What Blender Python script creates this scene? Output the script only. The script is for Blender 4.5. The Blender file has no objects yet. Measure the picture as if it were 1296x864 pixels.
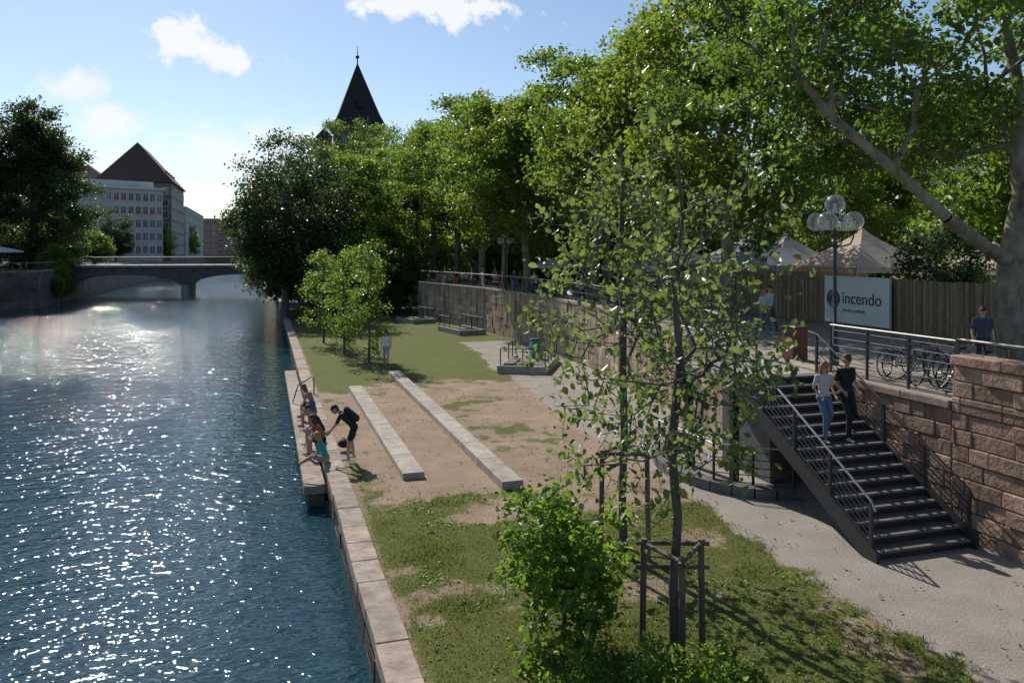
import bpy, math, random
import numpy as np
from mathutils import Vector, Matrix
R = math.radians
random.seed(7)
scene = bpy.context.scene
scene.view_settings.view_transform = 'Standard'
scene.view_settings.look = 'None'
scene.view_settings.exposure = 0

# world axes: X = across the river (right bank positive), Y = up the river, Z up.
ZUP = 2.8      # promenade level
ZW = -0.9      # water level
SUN_AZ = -11.0  # degrees clockwise from +Y
SUN_EL = 40.0

# ------------------------------------------------------------------ materials
def newmat(name):
    m = bpy.data.materials.new(name); m.use_nodes = True
    nt = m.node_tree
    return m, nt, nt.nodes, nt.links, nt.nodes['Principled BSDF']

def rgba(c): return (c[0], c[1], c[2], 1)

def mat(name, c1, c2=None, scale=4, rough=.8, bump=0, metal=0, attr=0.0, spec=.3, detail=4, stretch=(1,1,1), bscale=None, transl=0):
    m, nt, N, L, P = newmat(name)
    P.inputs['Roughness'].default_value = rough
    P.inputs['Metallic'].default_value = metal
    P.inputs['Specular IOR Level'].default_value = spec
    c2 = c2 or tuple(x*.8 for x in c1)
    tc = N.new('ShaderNodeTexCoord'); mp = N.new('ShaderNodeMapping')
    mp.inputs['Scale'].default_value = stretch
    L.new(tc.outputs['Object'], mp.inputs['Vector'])
    nz = N.new('ShaderNodeTexNoise'); nz.inputs['Scale'].default_value = scale; nz.inputs['Detail'].default_value = detail
    nz.inputs['Roughness'].default_value = .65
    L.new(mp.outputs[0], nz.inputs['Vector'])
    cr = N.new('ShaderNodeValToRGB')
    cr.color_ramp.elements[0].position = .32; cr.color_ramp.elements[1].position = .68
    cr.color_ramp.elements[0].color = rgba(c2); cr.color_ramp.elements[1].color = rgba(c1)
    L.new(nz.outputs['Fac'], cr.inputs[0])
    out = cr.outputs[0]
    if attr:
        at = N.new('ShaderNodeAttribute'); at.attribute_name = 'rnd'
        ma = N.new('ShaderNodeMath'); ma.operation = 'MULTIPLY_ADD'
        ma.inputs[1].default_value = attr*2; ma.inputs[2].default_value = 1-attr
        L.new(at.outputs['Fac'], ma.inputs[0])
        hs = N.new('ShaderNodeHueSaturation')
        L.new(out, hs.inputs['Color']); L.new(ma.outputs[0], hs.inputs['Value'])
        out = hs.outputs[0]
    L.new(out, P.inputs['Base Color'])
    if transl:
        tr = N.new('ShaderNodeBsdfTranslucent'); mx = N.new('ShaderNodeMixShader'); mx.inputs[0].default_value = transl
        L.new(out, tr.inputs['Color']); L.new(P.outputs[0], mx.inputs[1]); L.new(tr.outputs[0], mx.inputs[2])
        L.new(mx.outputs[0], N['Material Output'].inputs['Surface'])
    if bump:
        n2 = N.new('ShaderNodeTexNoise'); n2.inputs['Scale'].default_value = bscale or scale*5; n2.inputs['Detail'].default_value = 4
        n2.inputs['Roughness'].default_value = .6
        L.new(mp.outputs[0], n2.inputs['Vector'])
        b = N.new('ShaderNodeBump'); b.inputs['Strength'].default_value = 1; b.inputs['Distance'].default_value = bump
        L.new(n2.outputs['Fac'], b.inputs['Height']); L.new(b.outputs[0], P.inputs['Normal'])
    return m

def leafmat(name, dark, light, trans, tf=.45):
    m, nt, N, L, P = newmat(name)
    at = N.new('ShaderNodeAttribute'); at.attribute_name = 'rnd'
    cr = N.new('ShaderNodeValToRGB')
    cr.color_ramp.elements[0].color = rgba(dark); cr.color_ramp.elements[1].color = rgba(light)
    L.new(at.outputs['Fac'], cr.inputs[0]); L.new(cr.outputs[0], P.inputs['Base Color'])
    P.inputs['Roughness'].default_value = .42; P.inputs['Specular IOR Level'].default_value = .45
    tr = N.new('ShaderNodeBsdfTranslucent')
    c2 = N.new('ShaderNodeValToRGB')
    c2.color_ramp.elements[0].color = rgba(tuple(x*.42 for x in trans)); c2.color_ramp.elements[1].color = rgba(trans)
    L.new(at.outputs['Fac'], c2.inputs[0]); L.new(c2.outputs[0], tr.inputs['Color'])
    mx = N.new('ShaderNodeMixShader'); mx.inputs[0].default_value = tf
    L.new(P.outputs[0], mx.inputs[1]); L.new(tr.outputs[0], mx.inputs[2])
    L.new(mx.outputs[0], N['Material Output'].inputs['Surface'])
    return m

M_leaf = leafmat('leaf_plane', (.03,.068,.012), (.11,.18,.03), (.37,.56,.055), .5)
M_leaf2 = leafmat('leaf_plane_dark', (.024,.06,.014), (.09,.155,.03), (.30,.48,.06), .48)
M_leaf3 = leafmat('leaf_plane_yellow', (.035,.07,.012), (.12,.18,.03), (.42,.58,.055), .5)
M_leaf_y = leafmat('leaf_young', (.04,.075,.03), (.12,.17,.065), (.36,.48,.10), .42)
M_leaf_d = leafmat('leaf_dark', (.016,.038,.012), (.055,.09,.026), (.14,.22,.045), .4)
M_leaf_b = leafmat('leaf_bright', (.045,.11,.018), (.12,.22,.035), (.36,.58,.06), .5)
M_grassb = leafmat('grass_blade', (.075,.09,.02), (.16,.19,.05), (.34,.38,.08), .4)
M_bark = mat('bark', (.17,.14,.11), (.06,.05,.04), scale=6, bump=.02, stretch=(1,1,.3))
M_barkp = mat('bark_plane', (.30,.27,.20), (.10,.085,.06), scale=3, bump=.01, stretch=(1,1,.5))
M_steel = mat('dark_steel', (.035,.037,.04), (.02,.021,.024), scale=8, rough=.5, spec=.5)
M_steelL = mat('light_steel', (.50,.46,.42), (.36,.33,.30), scale=10, rough=.4, metal=.3)
M_sand = mat('sandstone', (.43,.28,.20), (.20,.125,.09), scale=2.2, bump=.035, attr=.32, rough=.9, bscale=9)
M_cap = mat('cap_stone', (.42,.34,.275), (.22,.17,.135), scale=3, bump=.012, attr=.2, rough=.9, bscale=20)
M_strip = mat('strip_stone', (.46,.40,.33), (.28,.24,.195), scale=3, bump=.006, attr=.1, rough=.9, bscale=25)
M_riverwall = mat('river_wall_stone', (.15,.12,.09), (.045,.042,.033), scale=1.5, bump=.03, rough=.8, attr=.3)
M_mortar = mat('mortar', (.12,.095,.075), (.07,.055,.045), scale=6, bump=.01)
M_wood = mat('stake_wood', (.22,.17,.13), (.085,.065,.055), scale=8, bump=.006, stretch=(1,1,.2), attr=.15)
M_reed = mat('reed_fence', (.35,.265,.17), (.18,.13,.085), scale=5, bump=.01, stretch=(3,3,.4), attr=.3)
M_white = mat('beige_fabric', (.70,.60,.48), (.58,.49,.39), scale=1.5, rough=.8, transl=.4)
M_whitec = mat('white_fabric', (.80,.79,.77), (.72,.71,.7), scale=1.5, rough=.8, transl=.3)
M_greytent = mat('tent_fabric_grey', (.44,.44,.46), (.34,.34,.36), scale=1.5, rough=.8, transl=.3)
M_conc = mat('concrete', (.36,.34,.31), (.25,.235,.21), scale=2, bump=.008, bscale=15)
M_concd = mat('concrete_dark', (.16,.155,.145), (.10,.095,.09), scale=1.2, bump=.01)
M_glass = mat('window_glass', (.03,.04,.05), (.02,.03,.04), scale=2, rough=.1, spec=.8)
M_glassb = mat('window_glass_blue', (.12,.18,.24), (.04,.07,.10), scale=.6, rough=.15, spec=.8)
M_whitefr = mat('window_frame', (.66,.66,.64), (.54,.54,.52), scale=2, rough=.6)
M_tiles = mat('roof_tiles', (.11,.075,.062), (.065,.047,.04), scale=6, bump=.03, rough=.9)
M_slate = mat('roof_slate', (.035,.035,.04), (.02,.02,.024), scale=3, bump=.03, rough=.85)

# ------------------------------------------------------------------ mesh builder
class MB:
    def __init__(s): s.v=[]; s.f=[]; s.m=[]; s.a=[]; s.mats=[]; s.s=[]
    def mi(s, m):
        if m not in s.mats: s.mats.append(m)
        return s.mats.index(m)
    def add(s, vs, fs, m, rnd=None, smooth=False):
        o=len(s.v); i=s.mi(m)
        if rnd is None: rnd=random.random()
        s.v+= [tuple(p) for p in vs]; s.a += [rnd]*len(vs)
        for f in fs:
            s.f.append(tuple(k+o for k in f)); s.m.append(i); s.s.append(smooth)
    def box(s, c, size, m, rz=0, rnd=None):
        x,y,z=[k/2 for k in size]; ca,sa=math.cos(rz),math.sin(rz)
        vs=[]
        for dz in(-z,z):
            for dx,dy in((-x,-y),(x,-y),(x,y),(-x,y)):
                vs.append((c[0]+dx*ca-dy*sa, c[1]+dx*sa+dy*ca, c[2]+dz))
        s.add(vs,[(3,2,1,0),(4,5,6,7),(0,1,5,4),(1,2,6,5),(2,3,7,6),(3,0,4,7)],m,rnd)
    def bar(s,p,q,w,h,m,rnd=None):
        p=Vector(p);q=Vector(q);d=(q-p)
        if d.length<1e-6:return
        d.normalize()
        side=d.cross(Vector((0,0,1)))
        if side.length<1e-3: side=Vector((1,0,0))
        side.normalize(); up=side.cross(d).normalized()
        vs=[]
        for b in(p,q):
            for i,j in((-1,-1),(1,-1),(1,1),(-1,1)):
                vs.append(b+side*i*w/2+up*j*h/2)
        s.add(vs,[(3,2,1,0),(4,5,6,7),(0,1,5,4),(1,2,6,5),(2,3,7,6),(3,0,4,7)],m,rnd)
    def tube(s,pts,rad,m,n=8,closed=False,smooth=True,rnd=None):
        pts=[Vector(p) for p in pts]; k=len(pts)
        if not hasattr(rad,'__len__'): rad=[rad]*k
        vs=[];fs=[];ref=None
        for i,p in enumerate(pts):
            if closed: d=pts[(i+1)%k]-pts[i-1]
            else: d=pts[min(i+1,k-1)]-pts[max(i-1,0)]
            d.normalize()
            if ref is None:
                ref=d.cross(Vector((0,0,1)))
                if ref.length<1e-2: ref=d.cross(Vector((1,0,0)))
            ref=(ref-d*ref.dot(d)).normalized(); b=d.cross(ref)
            for j in range(n):
                t=2*math.pi*j/n
                vs.append(p+(ref*math.cos(t)+b*math.sin(t))*rad[i])
        for i in range(k if closed else k-1):
            a=i*n;b2=((i+1)%k)*n
            for j in range(n):
                fs.append((a+j,a+(j+1)%n,b2+(j+1)%n,b2+j))
        s.add(vs,fs,m,rnd,smooth)
        if not closed:
            s.add(vs[:n],[tuple(range(n-1,-1,-1))],m,rnd); s.add(vs[-n:],[tuple(range(n))],m,rnd)
    def cyl(s,p,q,r1,r2,m,n=10,smooth=True): s.tube([p,q],[r1,r2],m,n,smooth=smooth)
    def sphere(s,c,r,m,n=12,sc=(1,1,1),rnd=None):
        vs=[];fs=[];rg=max(6,n*2//3)
        for i in range(rg+1):
            t=math.pi*i/rg
            for j in range(n):
                ph=2*math.pi*j/n
                vs.append((c[0]+r*sc[0]*math.sin(t)*math.cos(ph),c[1]+r*sc[1]*math.sin(t)*math.sin(ph),c[2]+r*sc[2]*math.cos(t)))
        for i in range(rg):
            for j in range(n):
                fs.append((i*n+j,(i+1)*n+j,(i+1)*n+(j+1)%n,i*n+(j+1)%n))
        s.add(vs,fs,m,rnd,True)
    def prism(s,poly,z0,z1,m,rnd=None,msides=None):
        n=len(poly)
        vs=[(x,y,z0) for x,y in poly]+[(x,y,z1) for x,y in poly]
        s.add(vs,[tuple(range(n,2*n)),tuple(range(n-1,-1,-1))],m,rnd)
        s.add(vs,[(i,(i+1)%n,n+(i+1)%n,n+i) for i in range(n)],msides or m,rnd)
    def capsule(s,a,b,ra,rb,m,n=10):
        a=Vector(a);b=Vector(b);d=b-a
        L=d.length
        if L<1e-5: d=Vector((0,0,1)); b=a+d*1e-4
        d.normalize()
        pts=[];rr=[]
        for t in(80,55,30): pts.append(a-d*ra*math.sin(R(t)));rr.append(ra*math.cos(R(t)))
        pts.append(a);rr.append(ra);pts.append(b);rr.append(rb)
        for t in(30,55,80): pts.append(b+d*rb*math.sin(R(t)));rr.append(rb*math.cos(R(t)))
        s.tube(pts,rr,m,n)
    def mesh(s,name):
        me=bpy.data.meshes.new(name); me.from_pydata(s.v,[],s.f)
        for m in s.mats: me.materials.append(m)
        me.polygons.foreach_set('material_index',s.m)
        me.polygons.foreach_set('use_smooth',s.s)
        at=me.attributes.new('rnd','FLOAT','POINT'); at.data.foreach_set('value',s.a)
        me.update(); return me
    def obj(s,name,parent=None,bevel=0,loc=(0,0,0)):
        o=bpy.data.objects.new(name,s.mesh(name)); scene.collection.objects.link(o); o.location=loc
        if parent: o.parent=parent
        if bevel:
            b=o.modifiers.new('bevel','BEVEL'); b.width=bevel; b.segments=2; b.limit_method='ANGLE'
        return o

def empty(name,loc=(0,0,0)):
    e=bpy.data.objects.new(name,None); scene.collection.objects.link(e); e.location=loc; e.empty_display_size=.3
    return e

# ------------------------------------------------------------------ numpy noise
def vnoise(x,y,scale,seed=0):
    rs=np.random.RandomState(seed); g=rs.rand(64,64)
    x=np.asarray(x)*scale+100.3; y=np.asarray(y)*scale+57.7
    xi=np.floor(x).astype(int); yi=np.floor(y).astype(int); fx=x-xi; fy=y-yi
    fx=fx*fx*(3-2*fx); fy=fy*fy*(3-2*fy)
    a=g[xi%64,yi%64];b=g[(xi+1)%64,yi%64];c=g[xi%64,(yi+1)%64];d=g[(xi+1)%64,(yi+1)%64]
    return (a*(1-fx)+b*fx)*(1-fy)+(c*(1-fx)+d*fx)*fy
def fbm(x,y,s,seed=0):
    return (vnoise(x,y,s,seed)*.5+vnoise(x,y,s*2.1,seed+1)*.28+vnoise(x,y,s*4.3,seed+2)*.15+vnoise(x,y,s*9,seed+3)*.07)
def sst(e0,e1,x):
    t=np.clip((x-e0)/(e1-e0),0,1); return t*t*(3-2*t)
def pathedge(u):
    return 9.35+ .6*sst(14,18,u)+ .9*sst(24,34,u)+1.2*sst(36,48,u)
def grassmask(v,u):
    n=fbm(v,u,.55,3); n2=fbm(v,u,1.5,63)
    near=1-sst(16.6,19.4,u+(v-4)*.30+ (n-.5)*6+(n2-.5)*3)
    far=sst(31.5,36.5,u+ (n-.5)*9+(n2-.5)*5 - .15*(v-6))
    mid=sst(.42,.62,fbm(v,u,1.3,21))*sst(6.1,6.7,v)*(1-sst(8.6,9.6,v))*(.4+.6*sst(20,27,u))*(.45+.55*sst(.35,.6,vnoise(v,u,.35,44)))
    mid=np.maximum(mid, sst(.42,.65,fbm(v,u,1.6,31))*.65*(1-sst(2.7,3.3,v)))
    mid=np.maximum(mid, sst(.48,.72,fbm(v,u,1.4,36))*.5*sst(4.0,4.2,v)*(1-sst(5.2,5.5,v))*sst(25,30,u))
    g=np.maximum(np.maximum(near,far),mid)
    g=g*(1-.6*sst(.54,.70,fbm(v,u,.9,11))*(u<34))
    g=g*(1-.3*sst(.5,.7,fbm(v,u,.6,17))*(u>=34))
    g=g*(1-sst(-.15,.25,v-pathedge(u)+(fbm(v,u,1.5,5)-.5)*.9)*(u<50))
    g=g*(1-.5*((v<2.25)&(u<70)))
    return np.clip(g,0,1)

# ------------------------------------------------------------------ ground
def ground_material():
    m,nt,N,L,P=newmat('terrace_ground')
    P.inputs['Roughness'].default_value=.95; P.inputs['Specular IOR Level'].default_value=.15
    tc=N.new('ShaderNodeTexCoord')
    def noise(s,d=4,r=.6):
        n=N.new('ShaderNodeTexNoise'); n.inputs['Scale'].default_value=s;n.inputs['Detail'].default_value=d;n.inputs['Roughness'].default_value=r
        L.new(tc.outputs['Object'],n.inputs['Vector']); return n.outputs['Fac']
    def ramp(f,p0,c0,p1,c1):
        r=N.new('ShaderNodeValToRGB'); e=r.color_ramp.elements
        e[0].position=p0;e[1].position=p1;e[0].color=rgba(c0);e[1].color=rgba(c1); L.new(f,r.inputs[0]); return r.outputs[0]
    def mixc(f,a,b,bt='MIX'):
        x=N.new('ShaderNodeMix');x.data_type='RGBA';x.blend_type=bt
        if isinstance(f,float): x.inputs[0].default_value=f
        else: L.new(f,x.inputs[0])
        L.new(a,x.inputs[6]);L.new(b,x.inputs[7]); return x.outputs[2]
    big=noise(.8,5,.65); fine=noise(16,5,.8)
    dirt=mixc(.5,ramp(big,.33,(.22,.15,.10),.67,(.43,.32,.23)),ramp(fine,.3,(.15,.10,.068),.7,(.48,.365,.265)))
    gr=mixc(.55,ramp(noise(1.6),.3,(.12,.10,.03),.7,(.12,.17,.038)),ramp(noise(32,4,.8),.3,(.03,.04,.010),.7,(.20,.22,.065)))
    pav=mixc(.4,ramp(big,.32,(.25,.215,.18),.68,(.40,.35,.30)),ramp(noise(60,3,.8),.3,(.17,.145,.12),.7,(.48,.43,.375)))
    a=N.new('ShaderNodeAttribute');a.attribute_name='grass'
    b=N.new('ShaderNodeAttribute');b.attribute_name='path'
    def thr(att,ns,amp,lo,hi):
        ad=N.new('ShaderNodeMath');ad.operation='MULTIPLY_ADD';ad.inputs[1].default_value=amp
        L.new(ns,ad.inputs[0]);L.new(att,ad.inputs[2])
        mr=N.new('ShaderNodeMapRange');mr.interpolation_type='SMOOTHSTEP'
        mr.inputs[1].default_value=lo+amp/2;mr.inputs[2].default_value=hi+amp/2
        L.new(ad.outputs[0],mr.inputs[0]);return mr.outputs[0]
    gf=thr(a.outputs['Fac'],noise(7,6,.75),1.4,.3,.7)
    pf=thr(b.outputs['Fac'],noise(5,5,.7),.3,.4,.6)
    col=mixc(gf,mixc(pf,dirt,pav),gr)
    L.new(col,P.inputs['Base Color'])
    bp=N.new('ShaderNodeBump');bp.inputs['Strength'].default_value=1;bp.inputs['Distance'].default_value=.03
    L.new(fine,bp.inputs['Height']);L.new(bp.outputs[0],P.inputs['Normal'])
    return m
M_ground=ground_material()

def npmesh(me,V,F,mi=None,rnd=None):
    V=np.asarray(V,np.float32);F=np.asarray(F,np.int32)
    me.vertices.add(len(V));me.vertices.foreach_set('co',V.ravel())
    k=F.shape[1]
    me.loops.add(F.size);me.loops.foreach_set('vertex_index',F.ravel())
    me.polygons.add(len(F));me.polygons.foreach_set('loop_start',np.arange(len(F),dtype=np.int32)*k)
    try: me.polygons.foreach_set('loop_total',np.full(len(F),k,np.int32))
    except Exception: pass
    if mi is not None: me.polygons.foreach_set('material_index',mi.astype(np.int32))
    if rnd is not None:
        at=me.attributes.new('rnd','FLOAT','POINT');at.data.foreach_set('value',rnd.astype(np.float32))
    me.update(calc_edges=True);me.validate()
def grid_obj(name,x0,x1,y0,y1,st,z,material):
    xs=np.arange(x0,x1+st*.5,st); ys=np.arange(y0,y1+st*.5,st)
    X,Y=np.meshgrid(xs,ys); nx=len(xs);ny=len(ys)
    Z=z+ (fbm(X,Y,.35,8)-.5)*.10*(1-sst(-.5,0,X-pathedge(Y))) * sst(2.0,3.0,X)
    V=np.stack([X,Y,Z],-1).reshape(-1,3)
    i=np.arange((nx-1)*(ny-1)); r=i//(nx-1); c=i%(nx-1); a=r*nx+c
    F=np.stack([a,a+1,a+nx+1,a+nx],-1)
    me=bpy.data.meshes.new(name); npmesh(me,V,F)
    g=grassmask(X,Y).ravel(); p=sst(-.2,.2,X-pathedge(Y)).ravel()
    at=me.attributes.new('grass','FLOAT','POINT');at.data.foreach_set('value',g.astype(np.float32))
    at=me.attributes.new('path','FLOAT','POINT');at.data.foreach_set('value',p.astype(np.float32))
    me.materials.append(material)
    me.polygons.foreach_set('use_smooth',np.ones(len(F),bool))
    o=bpy.data.objects.new(name,me);scene.collection.objects.link(o);return o

grid_obj('lawn_terrace',2.0,17.4,-8,80,.14,0,M_ground)

M_earth=mat('earth_grass',(.09,.12,.035),(.05,.07,.02),scale=.4,bump=.03)
M_prom=mat('promenade_gravel',(.34,.29,.235),(.24,.20,.16),scale=.7,bump=.01,bscale=25)
M_bed=mat('river_bed',(.05,.05,.035),(.03,.03,.02),scale=.5)
wallpath=[(13.6,-8),(13.6,16.95),(13.9,22),(14.9,30),(15.8,38),(16.2,46),(15.6,56),(14.2,64),(13.0,69),(13.4,71.5),(17.2,73),(17.2,420)]
g=MB()
BIG=2500
g.add([(-BIG,-BIG,-3),(BIG,-BIG,-3),(BIG,BIG,-3),(-BIG,BIG,-3)],[(0,1,2,3)],M_bed)
g.add([(-BIG,-300,3.5),(-29.6,-300,3.5),(-29.6,104,3.5),(-26.1,108,3.5),(-26.1,400,3.5),(-BIG,400,3.5)],[(0,1,2,3,4,5)],M_earth)
g.add([(-BIG,400.01,3.4),(BIG,400.01,3.4),(BIG,BIG,3.4),(-BIG,BIG,3.4)],[(0,1,2,3)],M_earth)
g.add([(-BIG,400,-3),(-26,400,-3),(40,400,-3),(40,400,3.4),(-BIG,400,3.4)],[(0,1,2,3,4)],M_earth)
g.add([(2,80,-.004),(17.4,80,-.004),(17.4,400,-.004),(2,400,-.004)],[(0,1,2,3)],M_earth)
g.add([(2,-200,-.004),(17.4,-200,-.004),(17.4,-8,-.004),(2,-8,-.004)],[(0,1,2,3)],M_earth)
g.obj('ground')
p=MB()
poly=[(x,y,ZUP) for x,y in wallpath[:-1]]+[(17.2,400,ZUP),(BIG,400,ZUP),(BIG,-300,ZUP),(13.6,-300,ZUP)]
p.add(poly,[tuple(range(len(poly)))[::-1]],M_prom)
p.obj('promenade_pavement')

# ------------------------------------------------------------------ water
def water_material():
    m,nt,N,L,P=newmat('river_water')
    P.inputs['Base Color'].default_value=(.014,.048,.064,1)
    P.inputs['Roughness'].default_value=.042
    P.inputs['IOR'].default_value=1.33
    P.inputs['Specular IOR Level'].default_value=.5
    tc=N.new('ShaderNodeTexCoord')
    def noise(s,d,st=(1,1,1),rot=0,dist=0):
        mp=N.new('ShaderNodeMapping');mp.inputs['Scale'].default_value=st;mp.inputs['Rotation'].default_value=(0,0,rot)
        L.new(tc.outputs['Object'],mp.inputs[0])
        n=N.new('ShaderNodeTexNoise');n.inputs['Scale'].default_value=s;n.inputs['Detail'].default_value=d;n.inputs['Distortion'].default_value=dist
        L.new(mp.outputs[0],n.inputs['Vector']);return n.outputs['Fac']
    def mth(op,a,b,c=None):
        x=N.new('ShaderNodeMath');x.operation=op
        for i,k in enumerate((a,b,c)):
            if k is None: continue
            if isinstance(k,(int,float)): x.inputs[i].default_value=k
            else: L.new(k,x.inputs[i])
        return x.outputs[0]
    h=mth('MULTIPLY',noise(1.0,1,(.7,1.5,1),.25,.4),.62)
    h=mth('MULTIPLY_ADD',noise(2.9,1,(.7,1.4,1),-.2,.5),.55,h)
    h=mth('MULTIPLY_ADD',noise(7,1,(.75,1.4,1),.15,.4),.30,h)
    wind=noise(.07,1,(1,.5,1))
    wa=N.new('ShaderNodeMapRange');wa.inputs[1].default_value=.35;wa.inputs[2].default_value=.65;wa.inputs[3].default_value=.7;wa.inputs[4].default_value=1.15
    L.new(wind,wa.inputs[0])
    amp=wa.outputs[0]
    vm=N.new('ShaderNodeMapping');vm.inputs['Location'].default_value=(11.5/6.5,-62/11.0,0);vm.inputs['Scale'].default_value=(1/6.5,1/11.0,0)
    L.new(tc.outputs['Object'],vm.inputs[0])
    ln_=N.new('ShaderNodeVectorMath');ln_.operation='LENGTH';L.new(vm.outputs[0],ln_.inputs[0])
    e=mth('EXPONENT',mth('MULTIPLY',mth('POWER',ln_.outputs['Value'],2.0),-1.0),0)
    amp=mth('MULTIPLY_ADD',e,1.7,amp)
    h=mth('MULTIPLY',h,amp)
    for (cx,cy,k,am,fall) in((-.9,26.4,11,.13,2.6),(-.2,23.2,15,.08,1.6)):
        mp=N.new('ShaderNodeVectorMath');mp.operation='DISTANCE';mp.inputs[1].default_value=(cx,cy,ZW)
        L.new(tc.outputs['Object'],mp.inputs[0])
        d=mp.outputs['Value']
        s=mth('SINE',mth('MULTIPLY',d,k),0)
        e=mth('EXPONENT',mth('DIVIDE',d,-fall),0)
        h=mth('MULTIPLY_ADD',mth('MULTIPLY',s,e),am,h)
    b=N.new('ShaderNodeBump');b.inputs['Strength'].default_value=1;b.inputs['Distance'].default_value=.10
    L.new(h,b.inputs['Height']);L.new(b.outputs[0],P.inputs['Normal'])
    return m
w=MB()
w.add([(-60,-60,ZW),(1.8,-60,ZW),(1.8,400,ZW),(-60,400,ZW)],[(0,1,2,3)],water_material())
w.obj('river_water')

# ------------------------------------------------------------------ river edge wall (near, right bank)
rw=MB(); y=-6.0
while y<126:
    ln=random.uniform(.9,1.35)
    jx=random.uniform(-.012,.012)
    rw.box((1.80+jx,y+ln/2,-.01+random.uniform(-.008,.008)),(.5,ln-.016,.24),M_cap)
    y+=ln
for r in range(5):
    y=-6.0+random.random()*.5; z=-.13-.34*r
    while y<126:
        ln=random.uniform(.5,1.1)
        rw.box((1.84+random.uniform(-.01,.015),y+ln/2,z-.17),(.42,ln-.02,.32),M_riverwall)
        y+=ln
rw.add([(1.66,-6,-3),(1.66,126,-3),(1.66,126,-.13),(1.66,-6,-.13)],[(0,1,2,3)],M_mortar)
rw.obj('river_wall',bevel=.012)
ld=MB(); y=21.6
while y<43:
    ln=random.uniform(1.2,1.8); ln=min(ln,43-y)
    ld.box((1.27,y+ln/2,-.45),(.56,ln-.015,.22),M_cap); y+=ln
ld.box((1.31,32.3,-1.35),(.42,21.2,1.5),M_riverwall)
ld.obj('seating_ledge',bevel=.012)
hr=MB()
hr.tube([(1.9,33.0,.08),(1.9,33.0,.7),(1.85,33.3,.78),(1.3,33.6,.4),(1.1,33.7,-.3)],.025,M_steel,8)
hr.obj('ladder_handrail')

# stone strips
def strip(x0,x1,y0,y1,h):
    s=MB(); y=y0
    while y<y1-.01:
        ln=min(random.uniform(1.8,2.4),y1-y)
        s.box(((x0+x1)/2,y+ln/2,h/2-.05),(x1-x0,ln-.012,h+.1),M_strip); y+=ln
    return s.obj('stone_bench_strip',bevel=.012)
strip(3.4,3.97,20.3,34.2,.17)
strip(5.6,6.15,18.7,37.6,.21)

# ------------------------------------------------------------------ retaining walls
def seglen(a,b): return math.hypot(b[0]-a[0],b[1]-a[1])
def blockwall(mb,a,b,z0,z1,thick,m,rowh=.36,lmin=.5,lmax=1.1,jit=.02,cap=None,caph=.16):
    L=seglen(a,b); dx,dy=(b[0]-a[0])/L,(b[1]-a[1])/L; rz=math.atan2(dy,dx)
    nx,ny=dy,-dx
    z=z0;rows=max(1,round((z1-z0)/rowh));rh=(z1-z0)/rows
    for r in range(rows):
        t=-random.random()*.4
        while t<L:
            ln=random.uniform(lmin,lmax); t0=max(t,0);t1=min(t+ln,L)
            if t1-t0>.08:
                j=random.uniform(-jit,jit)
                c=(t0+t1)/2
                mb.box((a[0]+dx*c+nx*(thick/2-j),a[1]+dy*c+ny*(thick/2-j),z0+rh*(r+.5)),(t1-t0-.018,thick,rh-.018),m,rz)
            t+=ln
    mb.box((a[0]+dx*L/2+nx*(thick/2+.03),a[1]+dy*L/2+ny*(thick/2+.03),(z0+z1)/2),(L-.01,thick-.03,z1-z0-.01),M_mortar,rz)
    if cap:
        t=0
        while t<L:
            ln=min(random.uniform(.9,1.4),L-t);c=t+ln/2
            mb.box((a[0]+dx*c+nx*(thick/2),a[1]+dy*c+ny*(thick/2),z1+caph/2+.004),(ln-.012,thick+.1,caph),cap,rz);t+=ln
nw=MB(); blockwall(nw,(13.62,-6),(13.62,12.95),-.05,3.55,.5,M_sand,rowh=.33,lmin=.35,lmax=1.05,jit=.035,cap=M_sand,caph=.2)
blockwall(nw,(13.62,12.97),(13.62,16.95),-.05,2.62,.5,M_sand,rowh=.33,lmin=.35,lmax=1.0,jit=.03,cap=M_cap,caph=.17)
nw.obj('sandstone_wall',bevel=.022)
M_ret=mat('retaining_stone',(.60,.46,.32),(.13,.095,.065),scale=2.6,bump=.06,attr=.22,stretch=(1,1,.14),rough=.9,bscale=5)  # vertical streaks: dark staining plus raking shadows painted into the stone colour
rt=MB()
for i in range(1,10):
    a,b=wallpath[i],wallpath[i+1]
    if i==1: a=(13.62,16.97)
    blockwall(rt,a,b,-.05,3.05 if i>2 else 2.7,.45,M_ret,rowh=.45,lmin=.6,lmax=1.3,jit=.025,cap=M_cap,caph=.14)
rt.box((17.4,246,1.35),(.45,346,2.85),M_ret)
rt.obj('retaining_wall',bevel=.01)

# ------------------------------------------------------------------ railings
def railing(mb,pts,h=1.1,sp=1.5,n=5,pr=.025,rr=.012,top=None,base=0):
    pts=[Vector(p) for p in pts]
    for i in range(len(pts)-1):
        a,b=pts[i],pts[i+1];L=(b-a).length;k=max(1,round(L/sp))
        for j in range(k+(1 if i==len(pts)-2 else 0)):
            q=a.lerp(b,j/k); mb.bar(q+Vector((0,0,base)),q+Vector((0,0,h)),.05,.05,M_steel)
        for r in range(n):
            z=.14+(h-.25)*r/max(1,n-1)
            mb.cyl(a+Vector((0,0,z)),b+Vector((0,0,z)),rr,rr,M_steel,6)
        mb.cyl(a+Vector((0,0,h+.02)),b+Vector((0,0,h+.02)),pr,pr,top or M_steelL,8)
r1=MB()
railing(r1,[(13.85,13.05,2.8),(13.85,16.9,2.8)],1.2,1.28,6)
railing(r1,[(13.85,8.6,3.74),(13.85,13.0,3.74)],.3,2.2,0)
r1.obj('promenade_railing')
r2=MB()
railing(r2,[(x+.25,y,3.2 if y>28 else 2.85) for x,y in wallpath[2:10]],.95,1.8,3)
r2.obj('promenade_railing')

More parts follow.
